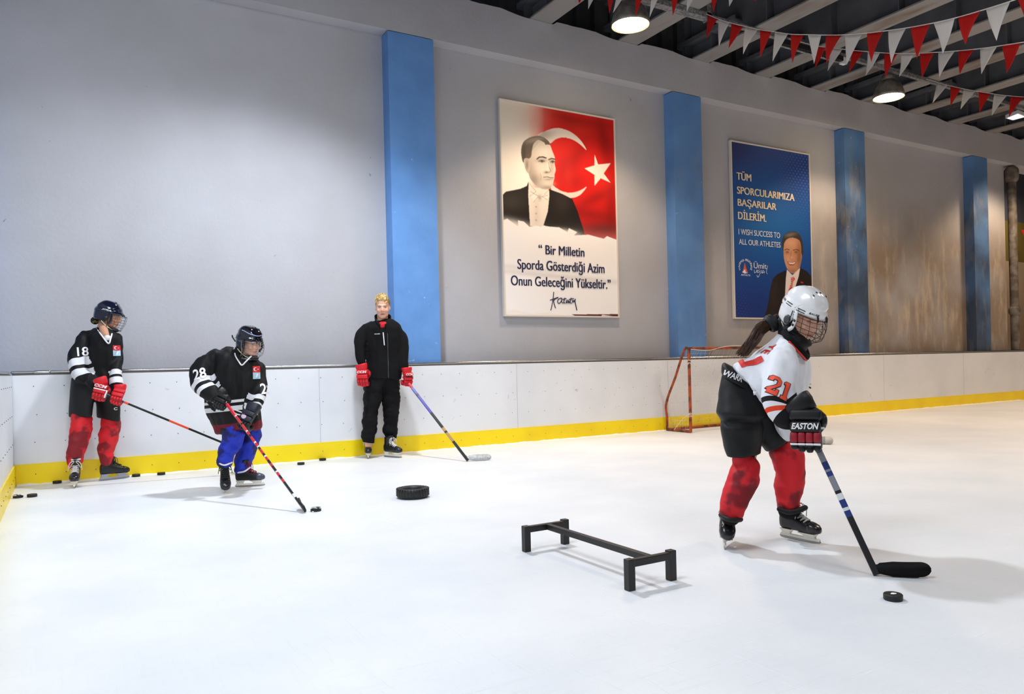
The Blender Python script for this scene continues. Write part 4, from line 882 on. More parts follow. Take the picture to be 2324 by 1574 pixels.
# skate: x right, y toe, z up, origin under the middle of the runner
def skate(parent, o, toe, up, k, body, lace_c, cap_c=None, sole=(230, 228, 214), bow=True, trim=None):
    M = frame_m(o, toe, up, k); b = bmesh.new(); t = bmesh.new()
    def rg(y, z, w, h, n=20, p=2.6): return [V((w*math.copysign(abs(math.cos(a))**(2/p), math.cos(a)), y, z+h*math.copysign(abs(math.sin(a))**(2/p), math.sin(a)))) for a in [2*math.pi*i/n for i in range(n)]]
    loft(t, [rg(-.128, .112, .014, .028), rg(-.122, .115, .026, .046), (rg(-.10, .120, .034, .056)), rg(-.06, .125, .036, .062), rg(0, .112, .038, .050), rg(.05, .101, .043, .040), rg(.095, .095, .044, .034), rg(.13, .091, .037, .028), rg(.148, .088, .022, .019), rg(.154, .087, .008, .008)])
    def rz(z, y, w, l, n=20): return [V((w*math.cos(a), y+l*math.sin(a), z)) for a in [2*math.pi*i/n for i in range(n)]]
    loft(t, [rz(.10, -.065, .034, .052), rz(.15, -.070, .037, .050), rz(.19, -.066, .040, .050), rz(.225, -.058, .044, .055), (rz(.245, -.052, .047, .060))])
    loft(t, [rz(.10, -.03, .03, .05), rz(.15, -.045, .03, .055), rz(.20, -.04, .032, .052), rz(.262, -.022, .034, .034)])
    merge(b, t, M); bt = fuse('skate', b, .0055*k, body, parent, 3)
    b = bmesh.new(); t = bmesh.new(); loft(t, [rg(.088, .098, .045, .036), rg(.105, .0955, .0445, .0345), rg(.132, .0915, .0385, .029), rg(.150, .088, .0235, .020), rg(.157, .087, .009, .009)]); merge(b, t, M); obj('toe_cap', b, cap_c or body, bt, True)
    b = bmesh.new(); t = bmesh.new()
    def rr(z, y0, y1, w): return [V(q) for q in ((-w, y0, z), (w, y0, z), (w, y1, z), (-w, y1, z))]
    loft(t, [rr(.018, -.130, .148, .005), rr(.030, -.132, .150, .007), rr(.034, -.128, .146, .007)])
    loft(t, [rr(.030, -.122, -.060, .007), rr(.045, -.118, -.056, .011), rr(.060, -.116, -.046, .024), rr(.068, -.120, -.035, .033)])
    loft(t, [rr(.030, .045, .118, .007), rr(.045, .038, .118, .012), rr(.056, .028, .122, .028), rr(.064, .015, .132, .036)])
    merge(b, t, M); obj('blade_holder', b, mat('holder_%d_%d' % (sole[0], sole[2]), sole, .4), bt)
    b = bmesh.new(); pl = [(-.140, .012), (-.132, .004), (-.10, .0008), (0, 0), (.10, .0008), (.146, .006), (.156, .014), (.154, .020), (-.138, .020)]
    prism(b, pl, -.0016, .0016, 'x', 0, M); obj('runner', b, mat('runner_steel', (150, 150, 150), .3, .9), bt)
    b = bmesh.new()
    lv = [(.072, .141), (.050, .150), (.030, .161), (.012, .176), (.002, .194), (-.004, .212), (-.004, .230)]
    for i, (y, z) in enumerate(lv):
        w = .020+.004*(i < 3)
        tube(b, [M @ V(q) for q in ((-w-.008, y-.010, z-.010), (-w*.5, y+.004, z+.003), (w*.5, y+.004+.004*(i % 2), z+.004), (w+.008, y-.010, z-.010))], .0030*k, 6, sq=(1.5, .8))
        if i < len(lv)-1:
            y2, z2 = lv[i+1]
            for s in (-1, 1): tube(b, [M @ V((s*(w+.004), y-.006, z-.006)), M @ V((0, (y+y2)/2+.008, (z+z2)/2+.007)), M @ V((-s*(w+.004), y2-.006, z2-.006))], .0026*k, 6, sq=(1.5, .8))
    if bow:
        for s in (-1, 1):
            tube(b, [M @ V(q) for q in curve([(0, .004, .238), (s*.030, .010, .232), (s*.048, .004, .200), (s*.044, .006, .172), (s*.030, .016, .200), (0, .006, .236)], 5)], .0028*k, 6)
            tube(b, [M @ V(q) for q in curve([(0, .006, .236), (s*.036, .022, .224), (s*.052, .026, .190), (s*.056, .020, .150)], 5)], .0028*k, 6)
    obj('laces', b, lace_c, bt, True)
    if trim:
        b = bmesh.new(); t = bmesh.new(); loft(t, [rz(.240, -.052, .047, .061), rz(.250, -.050, .0475, .062), rz(.256, -.049, .045, .059)]); merge(b, t, M); obj('collar_lining', b, trim, bt, True)
    return bt
# glove: origin in the grip, x along the stick, y wrist to knuckles, z back of the hand
def glove(parent, o, axis, knuck, k, base, pads, cuffm, fore=None, thumb=-1, cufflen=.11, open_=0, stripes=None, curl=1):
    x = V(axis).normalized(); y = V(knuck); y = (y-x*y.dot(x)).normalized(); z = x.cross(y)
    M = Matrix(((x.x*k, y.x*k, z.x*k, o[0]), (x.y*k, y.y*k, z.y*k, o[1]), (x.z*k, y.z*k, z.z*k, o[2]), (0, 0, 0, 1)))
    b = bmesh.new(); t = bmesh.new()
    rbox(t, -.050, .050, -.085, .035, .018, .058, .016, seg=3)
    ln = (.92, 1.0, .97, .86)
    for i, fx in enumerate((-.040, -.0135, .0135, .040)):
        s = ln[i]*(1 if thumb < 0 else 1); c = open_
        P = [(fx, .020, .046), (fx*1.03, .050*s, .042), (fx*1.05, (.066+.02*c)*s, .012), (fx*1.03, (.048+.045*c)*s, -.022-.01*c), (fx, (.014+.075*c)*s, -.036-.02*c)]
        tube(t, [V(q) for q in curve(P, 3)], [.0155]*3+[.0152]*3+[.0148]*3+[.0135]*4, 12)
    tx = thumb
    tube(t, [V(q) for q in curve([(tx*.040, -.060, .030), (tx*.058, -.040, .004), (tx*.046, -.014, -.024), (tx*.022, .010-.0*open_, -.040)], 3)], [.021]*3+[.018]*3+[.016]*3+[.0145], 12)
    merge(b, t, M); g = fuse('glove', b, .0042*k, base, parent, 2)
    b = bmesh.new()
    for i, fx in enumerate((-.040, -.0135, .0135, .040)):
        s = ln[i]
        rbox(b, fx-.0125, fx+.0125, .018, .050*s, .052, .066, .006, M)
        rbox(b, fx-.0120, fx+.0120, .055*s+.008, .075*s+.010+.01*open_, .012, .044, .007, M)
        rbox(b, fx-.0115, fx+.0115, .046*s+.008+.03*open_, .066*s+.010+.03*open_, -.026, .008, .006, M)
    obj('finger_pad', b, pads, g, True)
    b = bmesh.new()
    rbox(b, -.054, .054, -.028, .014, .050, .078, .011, M, seg=3); rbox(b, -.056, .056, -.072, -.032, .050, .080, .011, M, seg=3)
    rbox(b, tx*.062-.012, tx*.062+.012, -.055, -.020, -.012, .034, .008, M)
    obj('back_roll', b, cuffm if stripes is None else stripes, g, True)
    fd = V(fore).normalized() if fore is not None else -y
    c0 = M @ V((0, -.068, .036)); b = bmesh.new(); A = x-fd*fd.dot(x); A.normalize(); B = fd.cross(A)
    rs = [ring(c0+fd*s*k, A*w*k, B*h*k, 24, 2.6) for s, w, h in ((-.01, .044, .030), (.015, .052, .040), (cufflen*.5, .057, .045), (cufflen*.9, .060, .047), (cufflen, .058, .045), (cufflen+.004, .050, .038))]
    loft(b, rs); cf = obj('cuff', b, cuffm, g, True)
    return g, M, cf
def stick(name_label, top, heel, segs, bdir, blen, bcol, cam_n, tape=None, w=.030, t=.020, curve_=.03, bh=.065, lie=None, group=None, blade_tape=None):
    """segs = [(t0, t1, material)] from the butt (0) to the heel (1)"""
    top, heel = V(top), V(heel); ax = (heel-top).normalized(); r = empty('hockey_stick', heel, name_label, 'hockey stick', 'sticks held by the people on the ice')
    bd = V(bdir).normalized(); wd = (bd-ax*bd.dot(ax)).normalized(); td = ax.cross(wd)
    b = bmesh.new(); ms = []
    L = (heel-top)
    for t0, t1, m in segs:
        if m not in ms: ms.append(m)
        rs = []
        for s in (t0, t1):
            c = top+L*s; rs.append([c+wd*w/2*sx+td*t/2*sy for sx, sy in ((1, .55), (.8, 1), (-.8, 1), (-1, .55), (-1, -.55), (-.8, -1), (.8, -1), (1, -.55))])
        loft(b, rs, ms.index(m))
    obj('shaft', b, ms, r)
    # blade: curved plate from the heel along bd, upright
    up = (-ax - bd*(-ax).dot(bd)).normalized(); side = bd.cross(up); b = bmesh.new(); n = 30; rs = []
    for i in range(n+1):
        s = i/n; hb = bh*(.62+.38*min(1, s*3)) if s < .33 else bh*(1+.12*(s-.33)); 
        if s > .8: hb *= math.sqrt(max(.02, 1-((s-.8)/.205)**2))
        c = heel+bd*(blen*s-.012)+side*curve_*s*s+up*(bh*.5*(.62 if s < .1 else .8)+.004+.012*s*s); th = .006*(1.3-.5*s)
        lo = -hb/2*(1 if s < .8 else .9)
        rs.append([c+up*(hb/2)+side*th, c+up*(hb/2)-side*th, c+up*lo-side*th, c+up*lo+side*th])
    loft(b, rs); q = [heel-ax*.07+wd*w/2+td*t/2, heel-ax*.07-wd*w/2+td*t/2, heel-ax*.07-wd*w/2-td*t/2, heel-ax*.07+wd*w/2-td*t/2]
    loft(b, [q, [rs[1][0], rs[0][0], rs[0][1], rs[1][1]], ])
    obj('blade', b, bcol, r, True)
    if tape:
        b = bmesh.new(); tube(b, [top-ax*.005, top+ax*.16], w*.56, 12); ball(b, top, w*.62, 12); obj('grip_tape', b, tape, r, True)
    if blade_tape:
        b = bmesh.new(); loft(b, [[p+(p-sum(q_, V())/4).normalized()*.0025 for p in q_] for q_ in rs[blade_tape[0]:blade_tape[1]]]); obj('blade_tape', b, blade_tape[2], r, True)
    return r
def person(loc, label): return empty('person', loc, label, 'person', None)
def seg_attr(me, A, B, rad, chev=None, kc=0, attr='sl', tmax=9, init=None):
    """distance in metres from the cuff A up the sleeve axis towards B"""
    co = coords(me).astype(float); A_, B_ = np.array(A), np.array(B); d = B_-A_; L = np.linalg.norm(d); d /= L
    rel = co-A_; t = rel@d; lm = np.abs((rel-t[:, None]*d)@np.array(chev)) < .112 if chev is not None else True; perp = rel-t[:, None]*d; r = np.linalg.norm(perp, axis=1)
    if chev is not None: t = t-kc*np.abs(perp@np.array(chev))
    v = init if init is not None else np.full(len(co), 9.)
    return np.where((r < rad) & lm & (t < tmax) & (rel@d > -.06), t, v)
def skate_px(parent, heel, toe, lean, body, lace, z=0, kmul=1, **kw):
    a, b_ = on_floor(*heel, z), on_floor(*toe, z); k = (b_-a).length/.29*kmul
    return skate(parent, (a+b_)/2, b_-a, UP+RT*lean, k, body, lace, **kw)
CL = dict(bscale=700, bdist=.0012, spec=.2)
M_blkcloth = mat('black_cloth', (15, 15, 17), .85, bump=.3, **CL)
M_nylon = mat('black_nylon', (18, 19, 21), .6, bump=.2, bscale=300, bdist=.001, spec=.35)
M_boot = mat('black_boot', (20, 20, 22), .38, bump=.15, bscale=200, bdist=.001)
M_boot2 = mat('boot_toe_gloss', (34, 34, 38), .22)
M_blackp = mat('black_clip', (18, 18, 20), .4)
M_cageb = mat('black_cage_wire', (34, 34, 38), .35, .4); M_cages = mat('steel_cage_wire', (150, 152, 156), .3, .8)
M_lacew = mat('white_lace', (226, 226, 224), .8); M_laceg = mat('grey_lace', (176, 176, 172), .8); M_lacek = mat('black_lace', (26, 26, 28), .8)
M_redsock = mat('red_patterned_cloth', (214, 22, 36), .7, c2=(132, 12, 26), nscale=6.5, lo=.50, hi=.57, detail=3, bump=.2, bscale=500, bdist=.001)
M_bluesock = mat('blue_patterned_cloth', (28, 52, 190), .7, c2=(14, 24, 98), nscale=9, lo=.46, hi=.56, detail=3, bump=.2, bscale=500, bdist=.001)
M_white = mat('white_mark', (240, 240, 242), .6); M_redm = mat('red_mark', (214, 44, 36), .6); M_orange = mat('orange_mark', (236, 74, 42), .65); M_black = mat('black_mark', (18, 18, 20), .6)
WR = [(.010, 5, .6), (.004, 14, .8)]
# ================================================================ SKATER IN WHITE (nearest)
face_view(1750)
G = person(on_floor(1730, 1240), 'person in white jersey 21, white helmet, black shorts and red socks, stickhandling in the foreground')
Mh = frame_m(at(1824, 717, 4.12), cdir(.60, .62, -.50), cdir(.30, .25, .90), 1.03)
SK = (228, 176, 148)
b = bmesh.new(); add_head(b, Mh)
T(b, [(1800, 752, 4.16, 22), (1790, 785, 4.2, 40), (1765, 830, 4.23, 52), (1715, 900, 4.24, 42), (1700, 930, 4.24, 42)])
T(b, [(1780, 805, 4.05, 22), (1762, 885, 3.92, 17), (1800, 958, 3.85, 13), (1822, 978, 3.83, 12)]); T(b, [(1800, 812, 4.36, 16), (1806, 870, 4.30, 11), (1780, 884, 4.10, 9)])
T(b, [(1690, 930, 4.2, 34), (1690, 1060, 4.14, 22), (1664, 1145, 4.12, 12), (1660, 1166, 4.13, 8)]); T(b, [(1715, 930, 4.3, 34), (1790, 1045, 4.28, 23), (1790, 1135, 4.26, 12), (1788, 1152, 4.26, 8)])
body = fuse('body', b, .0048, skin_mat('skin_light'), G, 2, post=head_post(Mh, SK, (176, 84, 78), (52, 36, 28), closed=True))
eyes(Mh, G, (188, 132, 106), True)
M_hw = mat('white_helmet_shell', (240, 241, 242), .18, coat=.4, spec=.5)
Hh = Mh @ Matrix.Translation((0, -.004, .004))
hm = helmet(Hh, G, M_hw, mat('helmet_guard_grey', (70, 72, 76), .3), M_cageb, 'round', 'white helmet with black wire cage')
for (c, n_, txt, w, h, sg) in (((.07, -.09, .050), (.75, -.66, 0), 'BAUER', .070, .013, 1), ((.045, .10, .050), (.42, .90, 0), 'BAUER', .055, .010, 1)):
    ellip_decal('helmet_lettering', hm, Hh, text_src(txt, w, h, .02, .2), (c, n_), M_black)
for (c, n_) in (((.101, -.030, .046), (.98, -.2, 0)), ((.092, .050, .044), (.86, .5, 0))):
    ellip_decal('helmet_stripe', hm, Hh, poly_src([[(-.024, .005), (.024, .005), (.024, .009), (-.024, .009)], [(-.024, -.007), (.024, -.007), (.024, -.003), (-.024, -.003)]]), (c, n_), M_black)
# hair
b = bmesh.new(); rr = random.Random(11)
for i in range(190):
    a = rr.uniform(0, 6.28); q = math.sqrt(rr.random()); sx, sy = math.cos(a)*q, math.sin(a)*q; e = rr.uniform(.75, 1.12); wv = rr.uniform(-4, 4)
    P = [(1764+sx*9, 722+sy*9, 4.19+.02*sx), (1750+sx*11, 733+sy*11, 4.2+.03*sy), (1728+sx*13-4*e, 748+sy*15, 4.2+.04*sx), (1714+sx*15-4*e, 768+sy*11+2, 4.19+.05*sy), (1703-8*e+sx*13+wv, 786+sy*8+4*e, 4.17+.05*sx), (1704-20*e+sx*12+wv*2, 782+22*e+sy*4, 4.15+.05*sx)]
    tube(b, [at(*q_) for q_ in curve(P, 3)], [.0042]*6+[.0036]*4+[.003]*3+[.0022]*2+[.001], 4, mi=i % 3 == 0)
o = obj('hair', b, [mat('brown_hair', (58, 36, 26), .5), mat('brown_hair_light', (96, 62, 42), .5)], G, True); o['label'] = 'long brown ponytail'
b = bmesh.new(); ax = (at(1740, 742, 4.2)-at(1764, 722, 4.2)).normalized(); e1 = ax.orthogonal().normalized(); e2 = ax.cross(e1); c = at(1751, 733, 4.2)
for off, rr_ in ((-.016, .036), (0, .041), (.016, .037)):
    pts = [c+ax*off+(e1*math.cos(t*math.pi/9)+e2*math.sin(t*math.pi/9))*rr_ for t in range(19)]; tube(b, pts, .013, 8)
fuse('hair_band', b, .004, M_nylon, G, 2)
# neck guard and jersey
b = bmesh.new(); T(b, [(1772, 728, 4.17, 12), (1788, 742, 4.16, 20)]); T(b, [(1793, 738, 4.15, 23), (1793, 752, 4.15, 27), (1797, 770, 4.15, 30), (1806, 784, 4.13, 30)], 20); fuse('neck_guard', b, .006, M_nylon, G, 2)
b = bmesh.new()
loft(b, [Rg(1799, 764, 4.2, 20, 16, .085), Rg(1799, 776, 4.2, 32, 25, .13), Rg(1796, 792, 4.2, 40, 27, .175), Rg(1786, 810, 4.2, 47, 28, .195), Rg(1769, 833, 4.2, 56, 34, .19), Rg(1753, 861, 4.2, 62, 45, .205), Rg(1740, 888, 4.2, 63, 62, .215), Rg(1733, 903, 4.2, 62, 76, .22), Rg(1729, 911, 4.2, 62, 86, .222)])
T(b, [(1783, 794, 4.08, 34), (1774, 820, 4.02, 38), (1766, 850, 3.96, 36), (1760, 878, 3.91, 35), (1763, 903, 3.88, 36), (1774, 926, 3.86, 33), (1785, 944, 3.85, 28)], 22)
T(b, [(1800, 800, 4.32, 32), (1812, 840, 4.34, 26), (1810, 880, 4.28, 24), (1796, 896, 4.14, 22)], 18)
CA, CB = at(1785, 952, 3.85), at(1768, 893, 3.89); lat = (CB-CA).normalized().cross(FW).normalized()
CE = at(1752, 917, 3.9)
def jp(me): float_attr(me, 'sl', seg_attr(me, CA, CB, .16, lat, .50)); float_attr(me, 'st', seg_attr(me, CA, CE, .11)); float_attr(me, 'so', seg_attr(me, CA, CB, .16, lat, .18))
M_jw = bands('white_jersey_cloth', (232, 234, 240), [('so', .030, .054, (232, 72, 40)), ('sl', .056, .084, (24, 24, 26)), ('st', -.3, .028, (24, 24, 26))])
jer = fuse('jersey', b, .009, M_jw, G, 3, [(.026, 5, .45), (.018, 12, .38), (.005, 30, .5)], jp); jer['label'] = 'white jersey with orange and black bands'
jb = bvh_of(jer)
tilt = (at(1766, 850, 3.9)-at(1756, 905, 3.9)); up_ = (at(1778, 868, 3.9)-at(1762, 915, 3.9)).normalized()
u_ = (at(1778, 902, 3.9)-at(1740, 880, 3.9)).normalized()
TWO = [[(-.030, .030), (-.030, .048), (-.018, .060), (.014, .060), (.030, .046), (.030, .018), (-.008, -.026), (.014, -.026), (.014, -.012), (.030, -.012), (.030, -.048), (-.032, -.048), (-.032, -.030), (.010, .016), (.010, .038), (.004, .042), (-.008, .042), (-.012, .038), (-.012, .030)]]
ONE = [[(-.012, .060), (.010, .060), (.010, -.030), (.018, -.030), (.018, -.048), (-.022, -.048), (-.022, -.030), (-.012, -.030), (-.012, .040), (-.022, .040), (-.022, .050)]]
def grow(p, s, dx=0):
    cx, cy = sum(q[0] for q in p)/len(p), sum(q[1] for q in p)/len(p); return [(q[0]*s+dx, q[1]*s) for q in p]
def outline(p, w, dx=0):  # offset polygon outwards
    n = len(p); out = []; ar = sum(p[i][0]*p[(i+1) % n][1]-p[(i+1) % n][0]*p[i][1] for i in range(n)); sg = 1 if ar > 0 else -1
    for i in range(n):
        a, b_, c_ = V(p[i-1]), V(p[i]), V(p[(i+1) % n]); e, f = (b_-a).normalized(), (c_-b_).normalized(); n1, n2 = V((e.y, -e.x))*sg, V((f.y, -f.x))*sg
        m_ = (n1+n2); m_ = m_/max(.35, m_.length_squared)*2*w; out.append((b_.x+m_.x+dx, b_.y+m_.y))
    return out
for P, x_ in ((TWO[0], -.030), (ONE[0], .032)):
    c = at(1761, 882, 3.86)
    decal('number_edge', poly_src([outline(grow(P, .86), .0035, x_)]), jb, c, u_, up_, M_black, jer, .0025, reach=.10)
    decal('number', poly_src([grow(P, .86, x_)]), jb, c, u_, up_, M_orange, jer, .0045, reach=.10)
n_ = (CR*-.55+UP*.6-FW*.6).normalized()
decal('back_lettering', text_src('YE', .075, .055, .02), jb, at(1733, 784, 4.06), (at(1731, 797, 4.06)-at(1741, 772, 4.06)), (at(1742, 790, 4.06)-at(1728, 780, 4.1)), M_redm, jer, .004, reach=.12)
decal('back_number', poly_src([[(-.05, -.06), (.05, -.06), (.05, .06), (.02, .06), (.02, -.03), (-.05, -.03)]]), jb, at(1697, 806, 4.1), (at(1700, 815, 4.06)-at(1690, 800, 4.2)), (at(1705, 800, 4.1)-at(1685, 812, 4.1)), M_redm, jer, .004, reach=.15)
decal('chest_logo', poly_src([[(-.02, -.02), (.02, -.02), (.022, .02), (-.016, .024)]]), jb, at(1828, 800, 4.1), CR, UP, M_redm, jer, .004, reach=.3)
# neckline
b = bmesh.new(); cl = [(1776, 747, 4.14), (1782, 757, 4.08), (1793, 770, 4.04), (1806, 784, 4.03), (1820, 799, 4.05), (1832, 812, 4.1), (1828, 795, 4.2), (1812, 770, 4.3), (1790, 750, 4.28), (1778, 745, 4.2), (1776, 747, 4.14)]
tube(b, [at(*q) for q in curve(cl, 4)], .013, 8, sq=(1.4, .8)); o = obj('neckline', b, M_blkcloth, jer, True)
b = bmesh.new(); tube(b, [at(q[0]+3*0-2, q[1]+5, q[2]-.012) for q in curve(cl[2:6], 5)], .006, 6); obj('neckline_trim', b, M_redm, jer, True)
# shorts
b = bmesh.new()
loft(b, [Rg(1682, 850, 4.24, 38, 22, .12), Rg(1684, 875, 4.24, 46, 20, .14), Rg(1683, 905, 4.22, 53, 10, .155), Rg(1682, 938, 4.19, 56, 4, .165), Rg(1681, 953, 4.18, 44, 0, .12), Rg(1682, 968, 4.17, 47, -2, .14), Rg(1685, 1005, 4.16, 43, -3, .125), Rg(1687, 1032, 4.15, 38, -3, .11)])
loft(b, [Rg(1705, 880, 4.28, 35, 20, .14), Rg(1722, 930, 4.29, 42, 10, .15), Rg(1744, 970, 4.29, 42, -8, .13), Rg(1762, 995, 4.28, 36, -14, .12), Rg(1769, 1008, 4.28, 31, -15, .11)])
sh = fuse('shorts', b, .009, M_nylon, G, 2, [(.012, 6, .6), (.004, 18, 1)])
b = bmesh.new(); loft(b, [Rg(1668, 836, 4.24, 26, 15, .10), Rg(1672, 846, 4.24, 34, 19, .14), Rg(1675, 864, 4.24, 38, 21, .155), Rg(1677, 872, 4.24, 38, 21, .15)])
wb = fuse('waistband', b, .007, M_nylon, sh, 2)
decal('waist_lettering', text_src('WARR', .10, .034, .02, .15), bvh_of(wb), at(1666, 853, 4.1), (at(1690, 867, 4.1)-at(1645, 849, 4.1)), UP, M_white, wb, .003, reach=.3)
b = bmesh.new(); T(b, [(1688, 1015, 4.15, 26), (1690, 1050, 4.14, 24)], 18); T(b, [(1763, 998, 4.30, 24), (1782, 1032, 4.29, 21)], 18)
T(b, [(1659, 1160, 4.1, 20), (1658, 1176, 4.1, 20)], 18); T(b, [(1790, 1145, 4.25, 23), (1791, 1158, 4.25, 25)], 18)
pieces('legging', b, M_blkcloth, G, True)
for P in ([(1689, 1040, 4.14, 27), (1692, 1056, 4.135, 31), (1690, 1078, 4.13, 34), (1683, 1098, 4.12, 33), (1672, 1122, 4.11, 30), (1663, 1148, 4.10, 27), (1660, 1166, 4.10, 24)], [(1776, 1018, 4.275, 31), (1788, 1036, 4.27, 35), (1792, 1065, 4.265, 34), (1791, 1095, 4.26, 32), (1790, 1125, 4.255, 29), (1790, 1149, 4.25, 27)]):
    b = bmesh.new(); T(b, P, 20); fuse('sock', b, .008, M_redsock, G, 2, [(.012, 9, 1.6), (.005, 20, 1.5)])
b = bmesh.new()
tube(b, [at(*q) for q in curve([(1636, 1168, 4.12), (1650, 1177, 4.04), (1668, 1180, 4.03), (1681, 1178, 4.08)], 4)], .014, 8); tube(b, [at(*q) for q in curve([(1768, 1154, 4.2), (1790, 1162, 4.17), (1812, 1158, 4.18), (1828, 1151, 4.2)], 4)], .015, 8)
pieces('ankle_strap', b, M_nylon, G, True)
a_ = on_floor(1639, 1246)
skate(G, a_+CF*.13-CR*.005+V((0, 0, .058)), cdir(.10, 1, -.46), UP+CR*.22, .97, M_boot, M_laceg, M_boot2)
skate_px(G, (1769, 1217), (1860, 1236), -.04, M_boot, M_laceg, cap_c=M_boot2, z=.005)
# gloves and stick
M_gb = mat('black_glove_leather', (12, 12, 14), .5, bump=.2, bscale=200, bdist=.001); M_gm = mat('maroon_glove_pad', (150, 22, 40), .45)
gv, Mg, cf = glove(G, at(1830, 977, 3.80), cdir(-1, -.1, .0), cdir(.42, .25, -1), 1.32, M_gb, M_gb, M_gb, cdir(-.62, -.25, .70), -1, .055)
b = bmesh.new()
for i, fx in enumerate((-.040, -.0135, .0135, .040)): rbox(b, fx-.013, fx+.013, .012, .052, .054, .071, .006, Mg)
obj('knuckle_pad', b, M_gm, gv, True)
b = bmesh.new()
for i, fx in enumerate((-.040, -.0135, .0135, .040)): rbox(b, fx-.013, fx+.013, .054, .060, .046, .068, .002, Mg)
rbox(b, -.066, -.046, -.010, -.004, .02, .044, .002, Mg); obj('white_piping', b, M_white, gv, True)
roll = [o for o in gv.children if o.name.startswith('back_roll')][0]
Zg = (Mg.to_3x3() @ V((0, 0, 1))).normalized(); Xg = (Mg.to_3x3() @ V((-1, 0, 0))).normalized(); Yg = (Mg.to_3x3() @ V((0, -1, 0))).normalized()
decal('glove_lettering', text_src('EASTON', .125, .030, .03, .25), bvh_of(roll), Mg @ V((0, -.008, .09)), Xg, Yg, M_white, gv, .003, reach=.2)
glove(G, at(1772, 884, 4.06), cdir(.4, .35, -.8), cdir(-.3, .3, -.6), .8, M_gb, M_gb, M_gb, cdir(.2, -1, -.1), 1, .03)
heel = on_floor(1990, 1306); heel = at(1990, 1304, (heel-CAM).dot(FW)); mid = at(1852, 1008, 3.80); top = mid+(mid-heel)*.19
M_sk = mat('stick_black', (24, 26, 30), .35); M_ssil = mat('stick_silver', (150, 154, 164), .3, .4); M_sblu = mat('stick_blue', (34, 56, 122), .35); M_swh = mat('stick_white', (222, 224, 228), .4)
tb = on_floor(2101, 1316)
s1 = stick('hockey stick with silver, blue and black shaft held by the white-shirted skater', top, heel, [(0, .28, M_ssil), (.28, .33, M_sblu), (.33, .345, M_ssil), (.345, .375, M_sblu), (.375, .47, M_ssil), (.47, .49, M_sk), (.49, .53, M_swh), (.53, .58, M_sblu), (.58, .60, M_swh), (.60, .64, M_sblu), (.64, 1, M_sk)], cdir(1, .12, 0), .238, mat('blade_black_tape', (9, 9, 10), .6, spec=.2), CF, M_sk, curve_=-.03, bh=.068)
# ================================================================ SKATER 18 (left, by the boards)
def crest(jer, jb, c, w, h, up=UP, reach=.3):
    decal('crest', poly_src([[(-w, 0), (w, 0), (w, h), (-w, h)]]), jb, c, CR, up, mat('crest_red', (212, 36, 46), .6), jer, .004, .01, reach)
    decal('crest', poly_src([[(-w, -h), (w, -h), (w, 0), (-w, 0)]]), jb, c, CR, up, mat('crest_blue', (166, 206, 224), .6), jer, .004, .01, reach)
    mo = [(-.25*w+.30*h*math.cos(R_(a)), .5*h+.30*h*math.sin(R_(a))) for a in range(45, 316, 15)]+[(-.25*w+.085*h+.235*h*math.cos(R_(a)), .5*h+.235*h*math.sin(R_(a))) for a in range(300, 59, -15)]
    decal('crest_moon', poly_src([mo, [(.38*w+(.12 if a % 72 else .05)*h*math.cos(R_(a)), .5*h+(.12 if a % 72 else .05)*h*math.sin(R_(a))) for a in range(0, 360, 36)]]), jb, c, CR, up, M_white, jer, .0055, .01, reach)
    decal('crest_mark', poly_src([[(-.3*w, -.8*h), (.1*w, -.75*h), (.45*w, -.2*h), (0, -.15*h)]]), jb, c, CR, up, M_white, jer, .0055, .01, reach)
face_view(215)
K = person(on_floor(215, 1098), 'person in black jersey 18, navy helmet and red socks, standing near the left corner')
Mh = frame_m(at(248, 717, 7.25), cdir(.93, .26, -.24), cdir(.2, .05, .97), .98)
b = bmesh.new(); add_head(b, Mh)
T(b, [(233, 738, 7.21, 8), (236, 750, 7.15, 9), (241, 761, 7.10, 7)]); T(b, [(239, 728, 7.25, 12), (236, 745, 7.25, 12), (232, 765, 7.26, 22), (228, 830, 7.26, 26), (216, 880, 7.26, 26)])
T(b, [(192, 762, 7.2, 10), (178, 826, 7.12, 9), (222, 872, 7.0, 8)]); T(b, [(266, 772, 7.3, 9), (266, 830, 7.17, 8), (266, 880, 7.02, 7)])
T(b, [(195, 890, 7.2, 18), (183, 965, 7.15, 13), (169, 1045, 7.06, 7), (169, 1072, 7.06, 6)]); T(b, [(240, 890, 7.3, 18), (251, 965, 7.32, 13), (240, 1040, 7.34, 7), (238, 1060, 7.34, 6)])
fuse('body', b, .0058, skin_mat('skin_light'), K, 2, post=head_post(Mh, (206, 152, 122), (176, 84, 78), (60, 40, 30)))
eyes(Mh, K, (190, 130, 104))
M_hn = mat('navy_helmet_shell', (16, 22, 44), .12, coat=.6)
hm = helmet(Mh, K, M_hn, mat('helmet_guard_dark', (22, 24, 30), .4), M_cageb, 'angled', 'navy helmet with angular black cage', (40, 32, 30))
ellip_decal('helmet_lettering', hm, Mh, text_src('JOFA', .085, .013, .03, .2), ((.10, -.01, .052), (1, 0, 0)), M_white)
b = bmesh.new(); ball(b, at(216, 727, 7.25), (.040, .040, .038), 20); ball(b, at(229, 729, 7.25), (.03, .03, .03), 14)
o = obj('hair_bun', b, mat('patterned_band', (18, 18, 16), .7, c2=(120, 116, 20), nscale=26, lo=.54, hi=.58), K, True)
b = bmesh.new(); ball(b, at(244, 766, 7.085), (.028, .028, .026), 16); obj('undershirt', b, mat('white_undershirt', (236, 238, 240), .8), K, True)
b = bmesh.new()
loft(b, [Rg(231, 750, 7.25, 19, 3, .075), Rg(229, 755, 7.25, 36, 6, .12), Rg(228, 765, 7.24, 44, 6, .14), Rg(229, 790, 7.23, 41, 4, .15), Rg(229, 820, 7.23, 39, 3, .15), Rg(227, 850, 7.22, 39, 3, .155), Rg(224, 874, 7.21, 38, 3, .16)])
